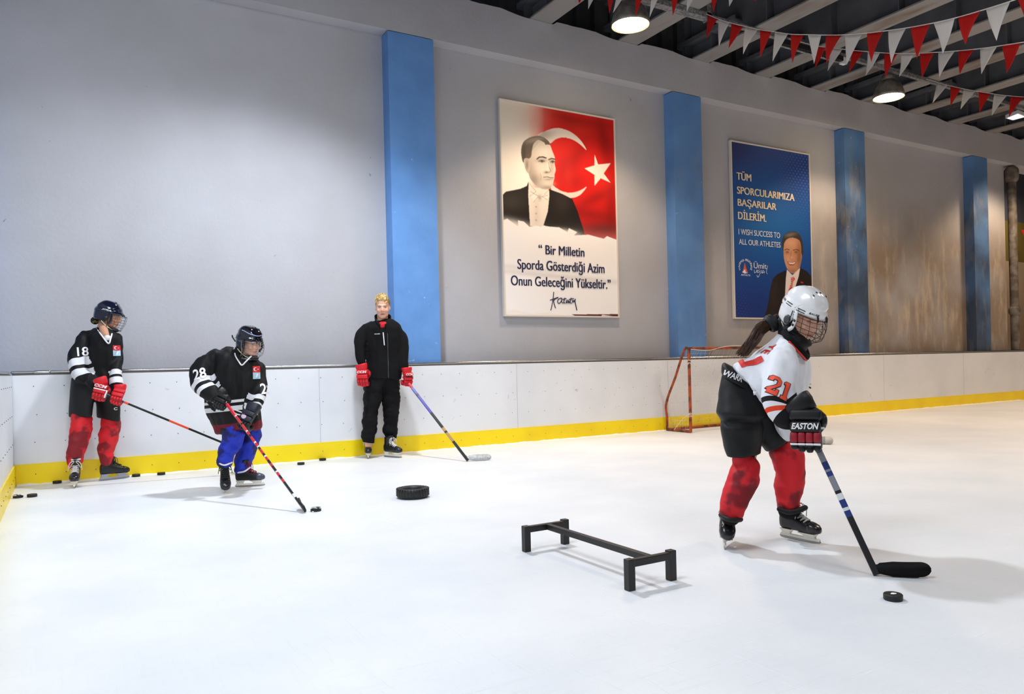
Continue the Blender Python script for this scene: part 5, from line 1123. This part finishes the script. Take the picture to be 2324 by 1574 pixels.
T(b, [(196, 760, 7.2, 14), (186, 780, 7.17, 18), (177, 806, 7.14, 21), (175, 832, 7.1, 21), (187, 850, 7.06, 18), (205, 863, 7.02, 14), (213, 869, 7.0, 12)], 18)
T(b, [(264, 768, 7.28, 12), (268, 795, 7.24, 12), (267, 825, 7.18, 13), (265, 850, 7.1, 12), (264, 870, 7.04, 11)], 16)
A1, B1, A2, B2 = at(190, 864, 7.05), at(172, 807, 7.12), at(266, 876, 7.05), at(264, 800, 7.15)
def jp(me): float_attr(me, 'sl', seg_attr(me, A1, B1, .115)); float_attr(me, 'sr', seg_attr(me, A2, B2, .085))
M_j18 = bands('black_jersey_cloth', (14, 14, 16), rough=.66, bl=[('sl', .030, .105, (228, 230, 234)), ('sl', .142, .215, (228, 230, 234)), ('sr', .012, .078, (228, 230, 234)), ('sr', .105, .165, (228, 230, 234))])
jer = fuse('jersey', b, .011, M_j18, K, 3, [(.034, 5, .5), (.020, 13, .40), (.006, 30, .5)], jp); jer['label'] = 'black jersey with white sleeve bands'; jb = bvh_of(jer)
decal('number', text_src('18', .095, .085, .02), jb, at(188, 797, 7.05), CR+UP*.05, UP-CR*.05, M_white, jer, .004)
crest(jer, jb, at(266, 794, 7.0), .032, .05)
b = bmesh.new(); tube(b, [at(*q) for q in curve([(219, 745, 7.17), (231, 761, 7.08), (246, 779, 7.045), (251, 768, 7.06), (254, 757, 7.14)], 4)], .007, 6); obj('neckline', b, M_white, jer, True)
b = bmesh.new()
loft(b, [Rg(200, 858, 7.2, 38, 2, .13), Rg(190, 885, 7.2, 32, 0, .14), Rg(185, 915, 7.19, 28, 0, .13), Rg(184, 945, 7.18, 27, 0, .115)])
loft(b, [Rg(230, 858, 7.26, 36, 2, .13), Rg(238, 888, 7.27, 32, 4, .135), Rg(245, 920, 7.3, 28, 4, .13), Rg(247, 951, 7.32, 26, 5, .115)])
sh = fuse('shorts', b, .010, M_nylon, K, 2, [(.012, 7, .6)])
decal('shorts_lettering', text_src('C', .03, .026, .03), bvh_of(sh), at(263, 928, 7.1), CR, UP, M_white, sh, .003)
for P in ([(184, 948, 7.15, 21), (184, 965, 7.14, 23), (180, 992, 7.12, 21), (173, 1022, 7.08, 18), (169, 1046, 7.07, 17), (169, 1054, 7.07, 12)], [(253, 948, 7.32, 19), (252, 965, 7.32, 21), (247, 990, 7.33, 21), (241, 1018, 7.34, 18), (240, 1038, 7.34, 15), (240, 1048, 7.34, 12)]):
    b = bmesh.new(); T(b, P, 18); fuse('sock', b, .010, M_redsock, K, 2, [(.014, 9, 1.6), (.006, 20, 1.5)])
skate(K, on_floor(171, 1108)+CF*.14, cdir(-.06, 1, 0), UP, 1.0, M_boot, M_lacew, M_boot2, trim=mat('white_lining', (230, 230, 230), .8))
skate_px(K, (223, 1092), (292, 1084), 0, M_boot, M_lacek, trim=mat('white_lining', (230, 230, 230), .8), sole=(160, 162, 168))
M_rg = mat('red_glove_leather', (214, 20, 36), .5, bump=.15, bscale=200, bdist=.001); M_rgd = mat('red_glove_palm', (168, 14, 28), .6)
gv, Mg, cf = glove(K, at(229, 891, 6.97), cdir(-1, -.3, .30), cdir(.25, .3, -1), .98, M_rgd, M_rg, M_rg, cdir(-.35, -.2, 1), -1, .07)
roll = [o for o in gv.children if o.name.startswith('back_roll')][0]; Xg, Yg = (Mg.to_3x3() @ V((-1, 0, 0))), (Mg.to_3x3() @ V((0, -1, 0)))
decal('glove_lettering', text_src('CCM', .105, .026, .03, .2), bvh_of(roll), Mg @ V((0, -.050, .09)), Xg, Yg, M_white, gv, .003, reach=.2)
b = bmesh.new(); rbox(b, -.052, .052, -.024, -.014, .070, .0815, .002, Mg); rbox(b, -.062, -.050, -.028, .045, .030, .060, .002, Mg); obj('white_piping', b, M_white, gv, True)
glove(K, at(268, 903, 7.0), cdir(-1, -.3, .30), cdir(-.1, .6, -1), .90, M_rgd, M_rg, M_rg, cdir(.0, -.3, 1), 1, .06)
M_sor = mat('stick_orange', (232, 74, 30), .4)
t0 = at(236, 893, 6.95); hl = at(556, 1025, 7.55)
stick('hockey stick with black and orange shaft held in two red gloves', t0, hl, [(0, .10, M_sk), (.10, .13, M_sblu), (.13, .16, M_sor), (.16, .44, M_sk), (.44, .58, M_sor), (.58, 1, M_sk)], cdir(-.1, -1, 0), .22, M_rub, FW, None, w=.028, curve_=.02)
# ================================================================ SKATER 28 (moving, blue socks)
face_view(545)
K = person(on_floor(545, 1110), 'person in black jersey 28, glossy black helmet and blue socks, leaning forward')
Mh = frame_m(at(567, 777, 6.55), cdir(.62, .75, -.26), cdir(.12, .2, .97), .97)
b = bmesh.new(); add_head(b, Mh)
T(b, [(560, 795, 6.58, 13), (550, 808, 6.62, 16), (540, 840, 6.65, 36), (535, 900, 6.66, 32), (540, 950, 6.66, 30)])
T(b, [(492, 812, 6.6, 12), (456, 862, 6.5, 10), (500, 905, 6.34, 8)]); T(b, [(592, 842, 6.66, 8), (597, 890, 6.56, 8), (575, 940, 6.35, 6)])
T(b, [(525, 955, 6.6, 22), (527, 1000, 6.56, 17), (510, 1045, 6.52, 11), (509, 1070, 6.52, 9)]); T(b, [(565, 955, 6.7, 22), (563, 1010, 6.7, 17), (549, 1060, 6.72, 11), (548, 1080, 6.72, 9)])
fuse('body', b, .0055, skin_mat('skin_light'), K, 2, post=head_post(Mh, (222, 168, 142), (196, 70, 66), (70, 46, 34)))
eyes(Mh, K, (196, 140, 114))
M_hk = mat('black_helmet_shell', (12, 13, 22), .1, coat=.7)
hm = helmet(Mh, K, M_hk, mat('helmet_guard_dark', (22, 24, 30), .4), M_cages, 'round', 'glossy black helmet with steel wire cage', (24, 26, 28))
bv = bvh_of(hm); M_bluem = mat('blue_white_stripe', (170, 186, 240), .3)
for pts in ([(.075, -.03), (.072, .02), (.062, .06), (.036, .088), (0, .098), (-.036, .088), (-.062, .06)], ):
    src = []
    b = bmesh.new(); prev = None
    for i, (x, y) in enumerate(curve(pts, 6)):
        z = .115-.35*max(0, y-.03)-.3*abs(x)*.2; p = Mh @ V((x, y, .02)); n0 = V((x, y, z-.02)).normalized(); c = Mh @ V((0, 0, .02)); dd = (Mh.to_3x3() @ V((x, y, .085-.25*max(0, y)))).normalized()
        h = bv.ray_cast(c+dd*.4, -dd, .4)
        if h[0]:
            u1 = h[0]+h[1]*.002+(Mh.to_3x3() @ V((0, 0, 1)))*.0035; u2 = h[0]+h[1]*.002-(Mh.to_3x3() @ V((0, 0, 1)))*.0035
            cur = (b.verts.new(u1), b.verts.new(u2))
            if prev: b.faces.new((prev[0], prev[1], cur[1], cur[0]))
            prev = cur
    obj('helmet_stripe', b, M_bluem, hm)
b = bmesh.new(); tube(b, [V(q) for q in curve([at(534, 774, 6.6), at(528, 765, 6.6), at(527, 761, 6.6)], 4)], .006, 6); obj('loose_strap', b, M_blackp, hm, True)
b = bmesh.new(); T(b, [(553, 790, 6.6, 17), (549, 803, 6.6, 20), (552, 815, 6.58, 19)], 18); fuse('neck_guard', b, .008, M_nylon, K, 2)
b = bmesh.new()
loft(b, [Rg(546, 796, 6.64, 20, 6, .08), Rg(541, 803, 6.64, 42, 12, .13), Rg(538, 818, 6.63, 56, 16, .17), Rg(536, 845, 6.62, 59, 12, .19), Rg(534, 875, 6.62, 62, 8, .20), Rg(527, 905, 6.62, 65, 3, .20), Rg(531, 938, 6.62, 60, -2, .19), Rg(538, 962, 6.62, 52, -4, .18), Rg(541, 975, 6.62, 49, -5, .178)])
T(b, [(495, 808, 6.6, 19), (470, 828, 6.56, 24), (457, 852, 6.51, 25), (462, 876, 6.46, 22), (480, 893, 6.40, 17), (492, 901, 6.37, 14)], 18)
T(b, [(588, 836, 6.66, 15), (592, 865, 6.61, 17), (592, 893, 6.52, 17), (584, 915, 6.44, 15), (578, 928, 6.40, 13)], 18)
A1, B1, A2, B2, A3, B3 = at(482, 902, 6.42), at(446, 838, 6.54), at(578, 934, 6.42), at(596, 880, 6.55), at(541, 980, 6.62), at(530, 880, 6.62)
def jp(me):
    a, c_, z = seg_attr(me, A1, B1, .12), seg_attr(me, A2, B2, .105), seg_attr(me, A3, B3, .5)
    z = np.where((a < .3) | (c_ < .25), 9, z); float_attr(me, 'sl', a); float_attr(me, 'sr', c_); float_attr(me, 'tz', z)
M_j28 = bands('black_jersey_cloth_28', (14, 14, 16), rough=.64, bl=[('sl', .050, .095, (228, 230, 234)), ('sl', .135, .185, (228, 230, 234)), ('sr', .020, .065, (228, 230, 234)), ('sr', .100, .145, (228, 230, 234)), ('tz', -.1, .085, (110, 16, 36)), ('tz', .195, .235, (228, 230, 234)), ('tz', .262, .285, (228, 230, 234))])
jer = fuse('jersey', b, .011, M_j28, K, 3, [(.036, 5, .5), (.022, 12, .40), (.006, 30, .5)], jp); jer['label'] = 'black jersey with white bands and maroon hem'; jb = bvh_of(jer)
decal('number', text_src('28', .105, .09, .02, .1), jb, at(452, 848, 6.4), CR+UP*.25, UP-CR*.25, M_white, jer, .004, reach=.2)
h, n_ = hit(jb, 596, 882); u_ = UP.cross(n_).normalized()
decal('number', text_src('28', .105, .09, .02), jb, h+u_*.035, u_, UP, M_white, jer, .004, reach=.07)
crest(jer, jb, at(583, 845, 6.35), .030, .055, UP+CR*.1)
b = bmesh.new(); tube(b, [at(*q) for q in curve([(532, 790, 6.6), (534, 806, 6.48), (542, 820, 6.42), (549, 828, 6.41), (558, 820, 6.41), (570, 808, 6.44)], 4)], .006, 6); obj('neckline', b, M_white, jer, True)
b = bmesh.new(); tube(b, [at(*q) for q in curve([(516, 922, 6.38), (535, 930, 6.38), (556, 938, 6.38)], 4)], .005, 6); tube(b, [at(*q) for q in curve([(520, 926, 6.38), (535, 938, 6.38), (545, 941, 6.38)], 4)], .005, 6); pieces('waist_cord', b, M_white, jer, True)
b = bmesh.new(); loft(b, [Rg(530, 940, 6.62, 40, -2, .13), Rg(522, 972, 6.58, 27, 0, .12), Rg(521, 982, 6.58, 24, -4, .11)]); loft(b, [Rg(555, 940, 6.66, 34, -2, .13), Rg(566, 965, 6.68, 25, 0, .12), Rg(568, 976, 6.68, 23, -2, .11)]); fuse('shorts', b, .010, M_nylon, K, 2)
for P in ([(529, 968, 6.56, 24), (529, 990, 6.55, 25), (522, 1012, 6.53, 22), (513, 1030, 6.47, 19), (509, 1048, 6.42, 18)], [(570, 970, 6.7, 22), (568, 995, 6.7, 23), (560, 1020, 6.7, 20), (552, 1045, 6.67, 19), (549, 1064, 6.63, 18)]):
    b = bmesh.new(); T(b, P, 18); fuse('sock', b, .010, M_bluesock, K, 2, [(.014, 9, 1.6), (.006, 20, 1.5)])
b = bmesh.new(); tube(b, [at(*q) for q in curve([(491, 1046, 6.42), (508, 1055, 6.34), (526, 1049, 6.42)], 4)], .007, 6); tube(b, [at(*q) for q in curve([(540, 1072, 6.58), (555, 1069, 6.54), (568, 1060, 6.58)], 4)], .007, 6); pieces('sock_tape', b, M_white, K, True)
M_lr = mat('red_lace', (150, 24, 44), .8)
skate(K, at(510, 1102, 6.50), cdir(.05, .86, -.50), cdir(.03, .25, .97), .98, M_boot, M_lacek, M_boot2)
q_ = skate(K, at(566, 1104, 6.62), cdir(.94, .38, .03), UP+CR*-.05, .90, M_boot, M_lr, mat('grey_toe_cap', (70, 74, 90), .25))
glove(K, at(504, 912, 6.29), cdir(-.9, -.5, .5), cdir(.6, .5, -.8), .86, M_gb, M_gb, M_gb, cdir(-.7, -.3, .5), -1, .06)
gv, Mg, cf = glove(K, at(563, 957, 6.33), cdir(-.8, -.5, .35), cdir(-.35, .4, -1), 1.02, M_gb, M_gb, mat('navy_cuff', (24, 28, 44), .5), cdir(.45, -.4, .9), 1, .08)
roll = [o for o in gv.children if o.name.startswith('back_roll')][0]
decal('glove_badge', poly_src([[(.02*math.cos(R_(a)), .02*math.sin(R_(a))) for a in range(0, 360, 30)]]), bvh_of(roll), Mg @ V((.01, -.01, .09)), CR, UP, mat('badge_lilac', (196, 176, 200), .6), gv, .003, reach=.2)
M_sr = mat('stick_red', (206, 30, 50), .4)
sg = [(0, .10, M_sr), (.10, .13, M_swh), (.13, .20, M_sr), (.20, .215, M_sk)]
t = .215
for k, (w_, m_) in enumerate([(.06, M_sr), (.01, M_swh), (.03, M_sr), (.02, M_sk), (.05, M_sr), (.012, M_swh), (.03, M_sr), (.01, M_swh), (.02, M_sk), (.04, M_sr), (.02, M_sk), (.012, M_swh), (.03, M_sr), (.03, M_sk), (.025, M_sr), (.045, M_sk), (.012, M_swh), (.028, M_sr), (.03, M_sk), (.028, M_sr)]): sg.append((t, t+w_, m_)); t += w_
sg += [(t, .86, M_sk), (.86, .89, M_swh), (.89, 1, M_sk)]
hl = on_floor(693, 1163); hl = hl+V((0, 0, .012)); stick('hockey stick with red, white and black striped shaft held by skater 28', at(516, 918, 6.22), hl, sg, cdir(.16, .75, 0)*-1+CR*.0, .20, M_rub, FW, M_sr, w=.023, t=.016, curve_=.035, bh=.062)
# ================================================================ STANDING MAN
face_view(866)
K = person(on_floor(862, 1037), 'person in black tracksuit and red gloves with fair hair, standing against the boards')
Mh = frame_m(at(868.5, 698, 8.62), cdir(-.04, 1, -.10), cdir(0, .1, 1), 1.06)
b = bmesh.new(); add_head(b, Mh)
T(b, [(868, 712, 8.64, 12), (868, 728, 8.66, 13), (868, 745, 8.67, 18), (868, 800, 8.67, 18), (868, 860, 8.67, 18)])
T(b, [(836, 752, 8.63, 8), (819, 800, 8.57, 7), (822, 845, 8.5, 7)]); T(b, [(898, 752, 8.70, 8), (912, 800, 8.68, 7), (918, 845, 8.62, 7)])
T(b, [(852, 870, 8.64, 17), (841, 940, 8.64, 12), (836, 1010, 8.66, 8)]); T(b, [(885, 870, 8.72, 17), (887, 940, 8.76, 12), (887, 1005, 8.8, 8)])
fuse('body', b, .0058, skin_mat('skin_light'), K, 2, post=head_post(Mh, (226, 176, 150), (176, 92, 84), (150, 112, 76)))
eyes(Mh, K, (200, 150, 124))
# hair: short sides, fair swept tufts on top
b = bmesh.new(); t = bmesh.new(); ball(t, (0, -.022, .052), (.080, .098, .086), 28)
merge(b, t, Mh); 
def hp(me):
    Mi = Mh.inverted(); dele = []
    bm_ = bmesh.new(); bm_.from_mesh(me)
    for v in bm_.verts:
        l = Mi @ v.co
        if (l.y > .045 and l.z < .078-.3*max(0, abs(l.x)-.03)) or l.z < -.035 or (l.y > .005 and l.z < .02) or (abs(l.x) > .06 and -.035 < l.y and l.z < .012): dele.append(v)
    bmesh.ops.delete(bm_, geom=dele, context='VERTS'); bm_.to_mesh(me); bm_.free()
o = fuse('hair', b, .005, [mat('brown_hair_short', (96, 76, 54), .7, c2=(140, 112, 76), nscale=60)], K, 1, [(.003, 60, 1)], hp); o['label'] = 'short fair hair, darker at the sides'
b = bmesh.new(); rr = random.Random(4)
ht = bmesh.new(); ball(ht, (0, .006, .106), (.060, .070, .034), 24); ball(ht, (0, .050, .092), (.050, .030, .024), 20); hb = bmesh.new(); merge(hb, ht, Mh)
fuse('hair_top', hb, .004, [mat('fair_hair', (222, 190, 122), .55, c2=(150, 116, 72), nscale=70, stretch=(1, 1, .4), lo=.45, hi=.6)], o, 1, [(.014, 60, .6)])
for i in range(160):
    x = rr.uniform(-.062, .062); y0 = rr.uniform(-.06, .062); zt = .02+.118*math.sqrt(max(.05, 1-(x/.085)**2-((y0+.02)/.10)**2))
    P = [V((x, y0-.02, zt+.006)), V((x+.004, y0+.004, zt+.014+rr.uniform(0, .006))), V((x+.014+rr.uniform(-.006, .006), y0+.024, zt+.008+rr.uniform(-.003, .006)))]
    if y0 > .050: P.append(P[-1]+V((rr.uniform(-.004, .006), .002, -.008)))
    tube(b, [Mh @ p for p in P], [.0024, .0028, .0022, .0012][:len(P)], 4, mi=i % 4 == 0)
obj('fringe', b, [mat('fair_hair_light', (226, 196, 130), .55), mat('fair_hair_dark', (176, 140, 88), .55)], o, True)
b = bmesh.new(); T(b, [(870, 734, 8.635, 12), (871, 741, 8.615, 17)], 18); obj('undershirt', b, mat('red_shirt', (196, 22, 34), .8), K, True)
b = bmesh.new()
loft(b, [Rg(868, 727, 8.67, 25, 0, .08), Rg(867, 733, 8.67, 38, 1, .10), Rg(866, 744, 8.66, 46, 1, .115), Rg(867, 765, 8.66, 45, 0, .125), Rg(869, 800, 8.66, 41, 0, .125), Rg(870, 835, 8.66, 40, 0, .125), Rg(871, 860, 8.66, 39, 0, .13)])
T(b, [(832, 744, 8.61, 13), (822, 765, 8.58, 15), (817, 790, 8.55, 15), (818, 812, 8.53, 14), (820, 826, 8.52, 12)], 18)
T(b, [(901, 744, 8.72, 12), (911, 765, 8.70, 14), (914, 790, 8.68, 14), (914, 812, 8.66, 13), (916, 828, 8.64, 11), (917, 838, 8.63, 10)], 18)
jk = fuse('jacket', b, .012, M_blkcloth, K, 3, [(.030, 5, .6), (.012, 11, .5), (.006, 26, .5)]); jb = bvh_of(jk)
b = bmesh.new()
c0 = [at(*q) for q in curve([(862, 737, 8.53), (853, 726, 8.58), (852, 717, 8.66), (868, 712, 8.74), (885, 717, 8.68), (885, 727, 8.6), (874, 738, 8.53)], 4)]
for a_, b__ in zip(c0, c0[1:]): pass
vs = [[b.verts.new(p-V((0, 0, .045))-FW*.0) for p in c0], [b.verts.new(p+V((0, 0, .012))+(p-at(868, 722, 8.65)).normalized()*.006) for p in c0]]
for i in range(len(c0)-1): b.faces.new((vs[0][i], vs[0][i+1], vs[1][i+1], vs[1][i]))
o = obj('collar', b, M_blkcloth, jk, True); o.modifiers.new('s', 'SOLIDIFY').thickness = .008
decal('chest_stripe', poly_src([[(-.004, -.072), (.006, -.075), (-.004, .072), (-.014, .070)]]), jb, at(872, 767, 8.4), CR-UP*.0, UP, M_white, jk, .003, reach=.4)
decal('chest_lettering', text_src('BAUER', .062, .010, .02, .2), jb, at(856, 756, 8.4), CR, UP, M_white, jk, .003, reach=.4)
decal('zip', poly_src([[(-.003, -.26), (.003, -.26), (.003, .26), (-.003, .26)]]), jb, at(881, 808, 8.4), CR, UP, mat('grey_zip', (70, 72, 78), .4), jk, .003, reach=.4)
b = bmesh.new()
loft(b, [Rg(862, 850, 8.65, 30, 0, .11), Rg(849, 872, 8.65, 23, 0, .11), Rg(846, 900, 8.64, 21, 0, .105), Rg(841, 935, 8.64, 18, 0, .095), Rg(839, 965, 8.64, 16, 0, .088), Rg(838, 980, 8.64, 17, 0, .09), Rg(836, 1004, 8.65, 13, 0, .072)])
loft(b, [Rg(875, 850, 8.69, 30, 0, .11), Rg(885, 872, 8.71, 22, 0, .11), Rg(887, 900, 8.73, 20, 0, .105), Rg(888, 935, 8.75, 17, 0, .095), Rg(886, 965, 8.77, 17, 0, .09), Rg(886, 978, 8.78, 17, 0, .09), Rg(886, 995, 8.79, 14, 0, .075)])
fuse('trousers', b, .011, M_blkcloth, K, 2, [(.022, 8, 1.3), (.009, 18, 1.6)])
skate(K, on_floor(834, 1041)+CF*.135-UP*0, cdir(.05, 1, 0), UP+CR*.05, .96, M_boot, M_lacew, M_boot2)
skate(K, on_floor(889, 1037)+V((0, -.02, 0)), cdir(.70, .72, 0), UP, .95, M_boot, M_lacew, M_boot2)
gv, Mg, cf = glove(K, at(825, 856, 8.5), cdir(-1, -.2, 0), cdir(.25, .1, -1), 1.14, M_rgd, M_rg, M_rg, cdir(-.25, 0, 1), -1, .06, open_=.5)
roll = [o for o in gv.children if o.name.startswith('back_roll')][0]
decal('glove_lettering', text_src('CCM', .105, .024, .03, .2), bvh_of(roll), Mg @ V((0, -.050, .09)), (Mg.to_3x3() @ V((-1, 0, 0))), (Mg.to_3x3() @ V((0, -1, 0))), M_white, gv, .003, reach=.2)
gv, Mg, cf = glove(K, at(921, 860, 8.6), cdir(-1, .6, 0), cdir(-.05, .1, -1), 1.0, M_rgd, M_rg, M_rg, cdir(-.1, 0, 1), -1, .06)
roll = [o for o in gv.children if o.name.startswith('back_roll')][0]
decal('glove_lettering', text_src('CCM', .09, .024, .03, .2), bvh_of(roll), Mg @ V((0, -.050, .09)), (Mg.to_3x3() @ V((-1, 0, 0))), (Mg.to_3x3() @ V((0, -1, 0))), M_white, gv, .003, reach=.2)
b = bmesh.new(); rbox(b, -.050, .050, -.024, -.014, .070, .0815, .002, Mg); obj('strap', b, M_blackp, gv, True)
M_pink = mat('stick_pink', (226, 70, 92), .5); M_vio = mat('stick_violet', (72, 66, 170), .35); M_gold = mat('stick_gold', (190, 150, 96), .3, .4)
hl = on_floor(1062, 1047)+V((0, 0, .012))
stick('hockey stick with pink grip, violet shaft and white taped blade held by the standing man', at(917, 856, 8.6), hl, [(0, .115, M_pink), (.115, .135, M_swh), (.135, .21, M_vio), (.21, .235, M_sk), (.235, .44, M_vio), (.44, .62, M_sk), (.62, .66, M_gold), (.66, .68, M_sk), (.68, .78, M_gold), (.78, 1, M_sk)], cdir(1, .02, 0), .27, [mat('blade_white_tape', (206, 208, 208), .7, c2=(176, 180, 182), nscale=40)], FW, M_pink, w=.030, curve_=-.03, bh=.068)
for o in bpy.data.objects:
    if '_o' in o: del o['_o']
